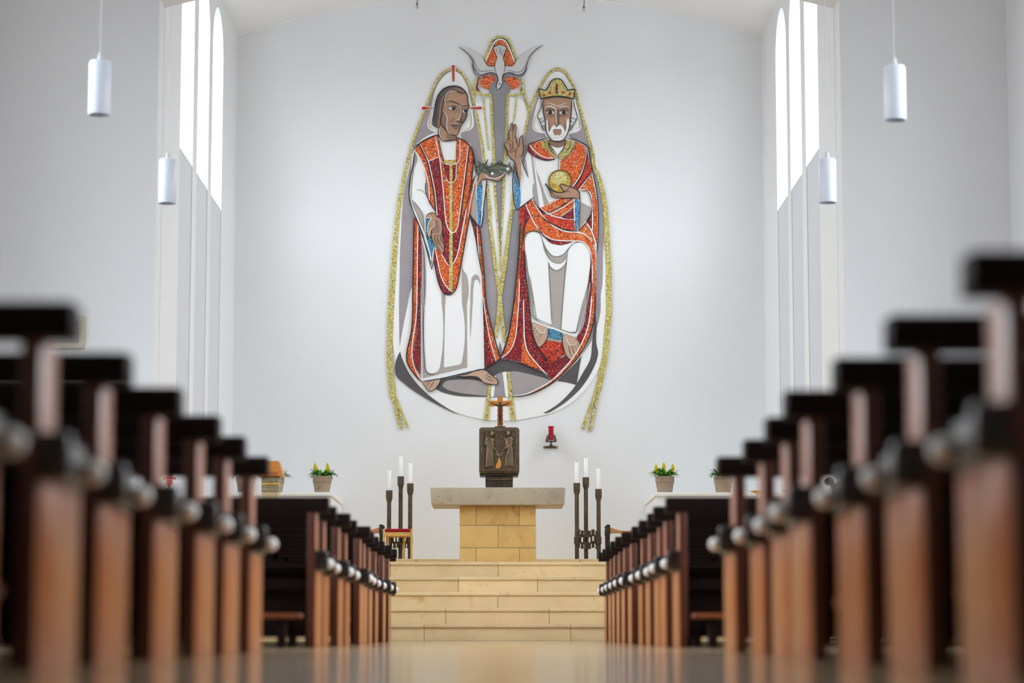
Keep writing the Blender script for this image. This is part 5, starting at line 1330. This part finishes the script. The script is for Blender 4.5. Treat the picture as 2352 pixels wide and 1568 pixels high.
# face
head = poly('head', king, 'H2 445 690 700 665 970 700 955 950 945 1040 910 1100 902 1270 850 1380 790 1442 640 1442 560 1380 508 1280 490 1080 455 1000', 'skin', 9, label='bearded face of the crowned figure')
poly('face_shade', head, 'H2 690 870 730 870 745 1120 715 1180 700 1000', 'skin_shade', 10)
poly('face_shade', head, 'H2 530 1060 560 1090 560 1290 540 1200', 'skin_shade', 10)
poly('face_shade', head, 'H2 870 1080 850 1120 850 1290 872 1200', 'skin_shade', 10)
poly('face_shade', head, 'H2 480 860 560 850 660 880 680 960 640 900 560 890 500 920', 'skin_shade', 10)
poly('face_shade', head, 'H2 735 890 860 845 915 870 900 930 840 890 760 920', 'skin_shade', 10)
poly('hair', head, 'H2 412 700 445 700 452 900 470 1040 498 1255 450 1255 430 1200 380 1070 354 1020 370 940 410 850', 'white', 8)
poly('hair', head, 'H2 992 700 965 700 950 1020 915 1262 950 1252 980 1180 1050 1060 1062 1020 1030 900 1005 800', 'white', 8)
for s in ('H2 370 1060 440 1030 460 1030 385 1075', 'H2 400 1110 465 1060 470 1085 420 1125', 'H2 425 1160 490 1155 498 1250 452 1250', 'H2 960 1020 1040 1055 1030 1070 950 1040', 'H2 935 1060 990 1110 985 1125 935 1085', 'H2 920 1150 978 1160 952 1248 918 1258'):
    poly('hair_shade', head, s, 'taupe', 9)
poly('beard', head, 'H2 490 1060 535 1090 550 1290 570 1270 600 1205 650 1160 690 1200 752 1152 812 1212 845 1290 868 1200 872 1090 912 1040 905 1270 850 1382 790 1444 640 1444 560 1375 506 1270', 'white', 11, corner=40)
poly('lips', head, 'H2 620 1270 640 1240 770 1240 782 1290 752 1347 650 1347', 'skin', 12)
poly('lips', head, 'H2 620 1270 645 1238 768 1238 780 1275 750 1265 650 1265', 'lip', 13)
poly('eye', head, 'H2 513 938 560 905 632 920 652 955 570 978', 'eye', 12)
poly('eye', head, 'H2 738 945 790 910 860 915 882 940 800 978', 'eye', 12)
Lines(13).disc('H2', 577, 938, 38).disc('H2', 820, 938, 38).done('iris', head, 'iris')
L = Lines(14)
for a, b in ((((590, 1330), (580, 1357))), ((610, 1350), (605, 1392)), ((645, 1370), (640, 1417)), ((685, 1370), (685, 1412)), ((720, 1370), (722, 1412)), ((755, 1362), (770, 1402)), ((790, 1350), (802, 1397)), ((815, 1325), (832, 1357))):
    L.line('H2 %d %d %d %d' % (*a, *b), 1.1, .3)
for s, w in (('H2 715 880 718 1170', 1.2), ('H2 650 1140 695 1190 752 1130', 1.5), ('H2 503 928 560 898 642 916', 1.5), ('H2 748 920 800 900 887 918', 1.5), ('H2 520 955 570 982 650 957', .9), ('H2 742 955 800 982 880 950', .9), ('H2 530 1000 600 1022 662 990', .8), ('H2 740 990 800 1015 872 990', .8),
             ('H2 448 700 455 950 490 1080 508 1280 560 1382 630 1448 792 1444 860 1374 907 1270 948 1040 965 700', 2.0), ('H2 412 705 410 850 368 940 352 1020 380 1072 430 1202 452 1258 500 1262', 1.8), ('H2 994 705 1005 800 1032 900 1064 1020 1052 1062 982 1182 952 1256 912 1264', 1.8),
             ('H2 380 1068 450 1030', .9), ('H2 425 1130 470 1080', .9), ('H2 1040 1060 955 1020', .9), ('H2 985 1120 935 1065', .9), ('H2 645 1300 760 1300', .9), ('H2 690 1195 690 1215', .8), ('H2 550 1130 565 1290', .8), ('H2 850 1130 845 1290', .8)):
    L.line(s, w, .4)
L.disc('H2', 577, 938, 20).disc('H2', 820, 938, 20)
L.done('black_line', head, 'black')
Lines(14).line('H2 488 880 512 842 560 830 680 872 690 1165', 2.0).line('H2 728 866 870 832 917 862', 1.9).line('H2 500 780 560 770 640 800 720 822 800 792 872 765', 1.2).line('H2 490 1050 540 1088', 1.2).line('H2 905 1040 848 1075', 1.2).done('white_line', head, 'white')
mosaic('crown', king, 'H2 370 520 430 525 500 545 540 480 580 400 640 345 710 335 770 350 830 430 890 540 950 530 1020 520 1000 700 850 662 700 652 560 667 410 702', 'gold', 13, 2.2, label='golden mosaic crown')
for s in ('H2 675 435 713 435 713 600 675 600', 'H2 552 560 592 560 592 615 552 615', 'H2 442 605 482 605 482 650 442 650', 'H2 790 560 832 560 832 600 790 600', 'H2 910 590 952 590 952 630 910 630'):
    mosaic('crown_jewel', king, s, 'red' if '675' not in s else 'crimson', 15, 2.3)
Lines(16).line('H2 365 520 430 525 500 546 540 480 580 400 640 345 710 333 770 350 830 430 890 541 950 530 1024 518 1003 700 850 660 700 648 560 664 408 702 365 520', 2.2, 1).line('H2 400 700 560 666 700 652 850 664 1008 700', 3.2, .7).done('black_line', king, 'black')
# feet of the crowned figure
ft = poly('foot', king, 'BR 530 218 570 210 700 265 722 290 716 390 640 500 600 512 580 480 552 370', 'skin_pale', 9)
Lines(11).line('BR 545 330 572 270', 1.2).line('BR 556 368 602 302', 1.2).line('BR 570 408 642 342', 1.2).line('BR 600 450 657 345', 1.2).line('BR 722 290 718 390 642 502 600 514 580 482', 1.6).done('black_line', ft, 'black')
Lines(11).line('BR 568 232 600 300 642 337 682 335 702 275', 1.5).done('white_line', ft, 'white')
ft = poly('foot', king, 'BR 905 350 1050 392 1115 500 1060 590 1002 662 950 622 912 520 895 430', 'skin_pale', 9)
Lines(11).line('BR 975 490 990 580 1012 622', 1.2).line('BR 1010 490 1030 560 1050 602', 1.2).line('BR 1045 490 1072 562', 1.2).line('BR 1075 480 1102 540', 1.2).line('BR 905 350 895 430 912 522 950 624 1002 664', 1.7).line('BR 1052 392 1118 502', 1.6).done('black_line', ft, 'black')
Lines(11).line('BR 943 362 958 440 990 490 1080 470', 1.5).done('white_line', ft, 'white')
mosaic('blue_hem', king, 'BR 725 285 820 308 897 347 892 415 820 417 725 387', 'teal', 8, 2.3)
poly('hem_shadow', king, 'BR 718 388 820 420 892 420 890 455 705 425', 'taupe', 8)
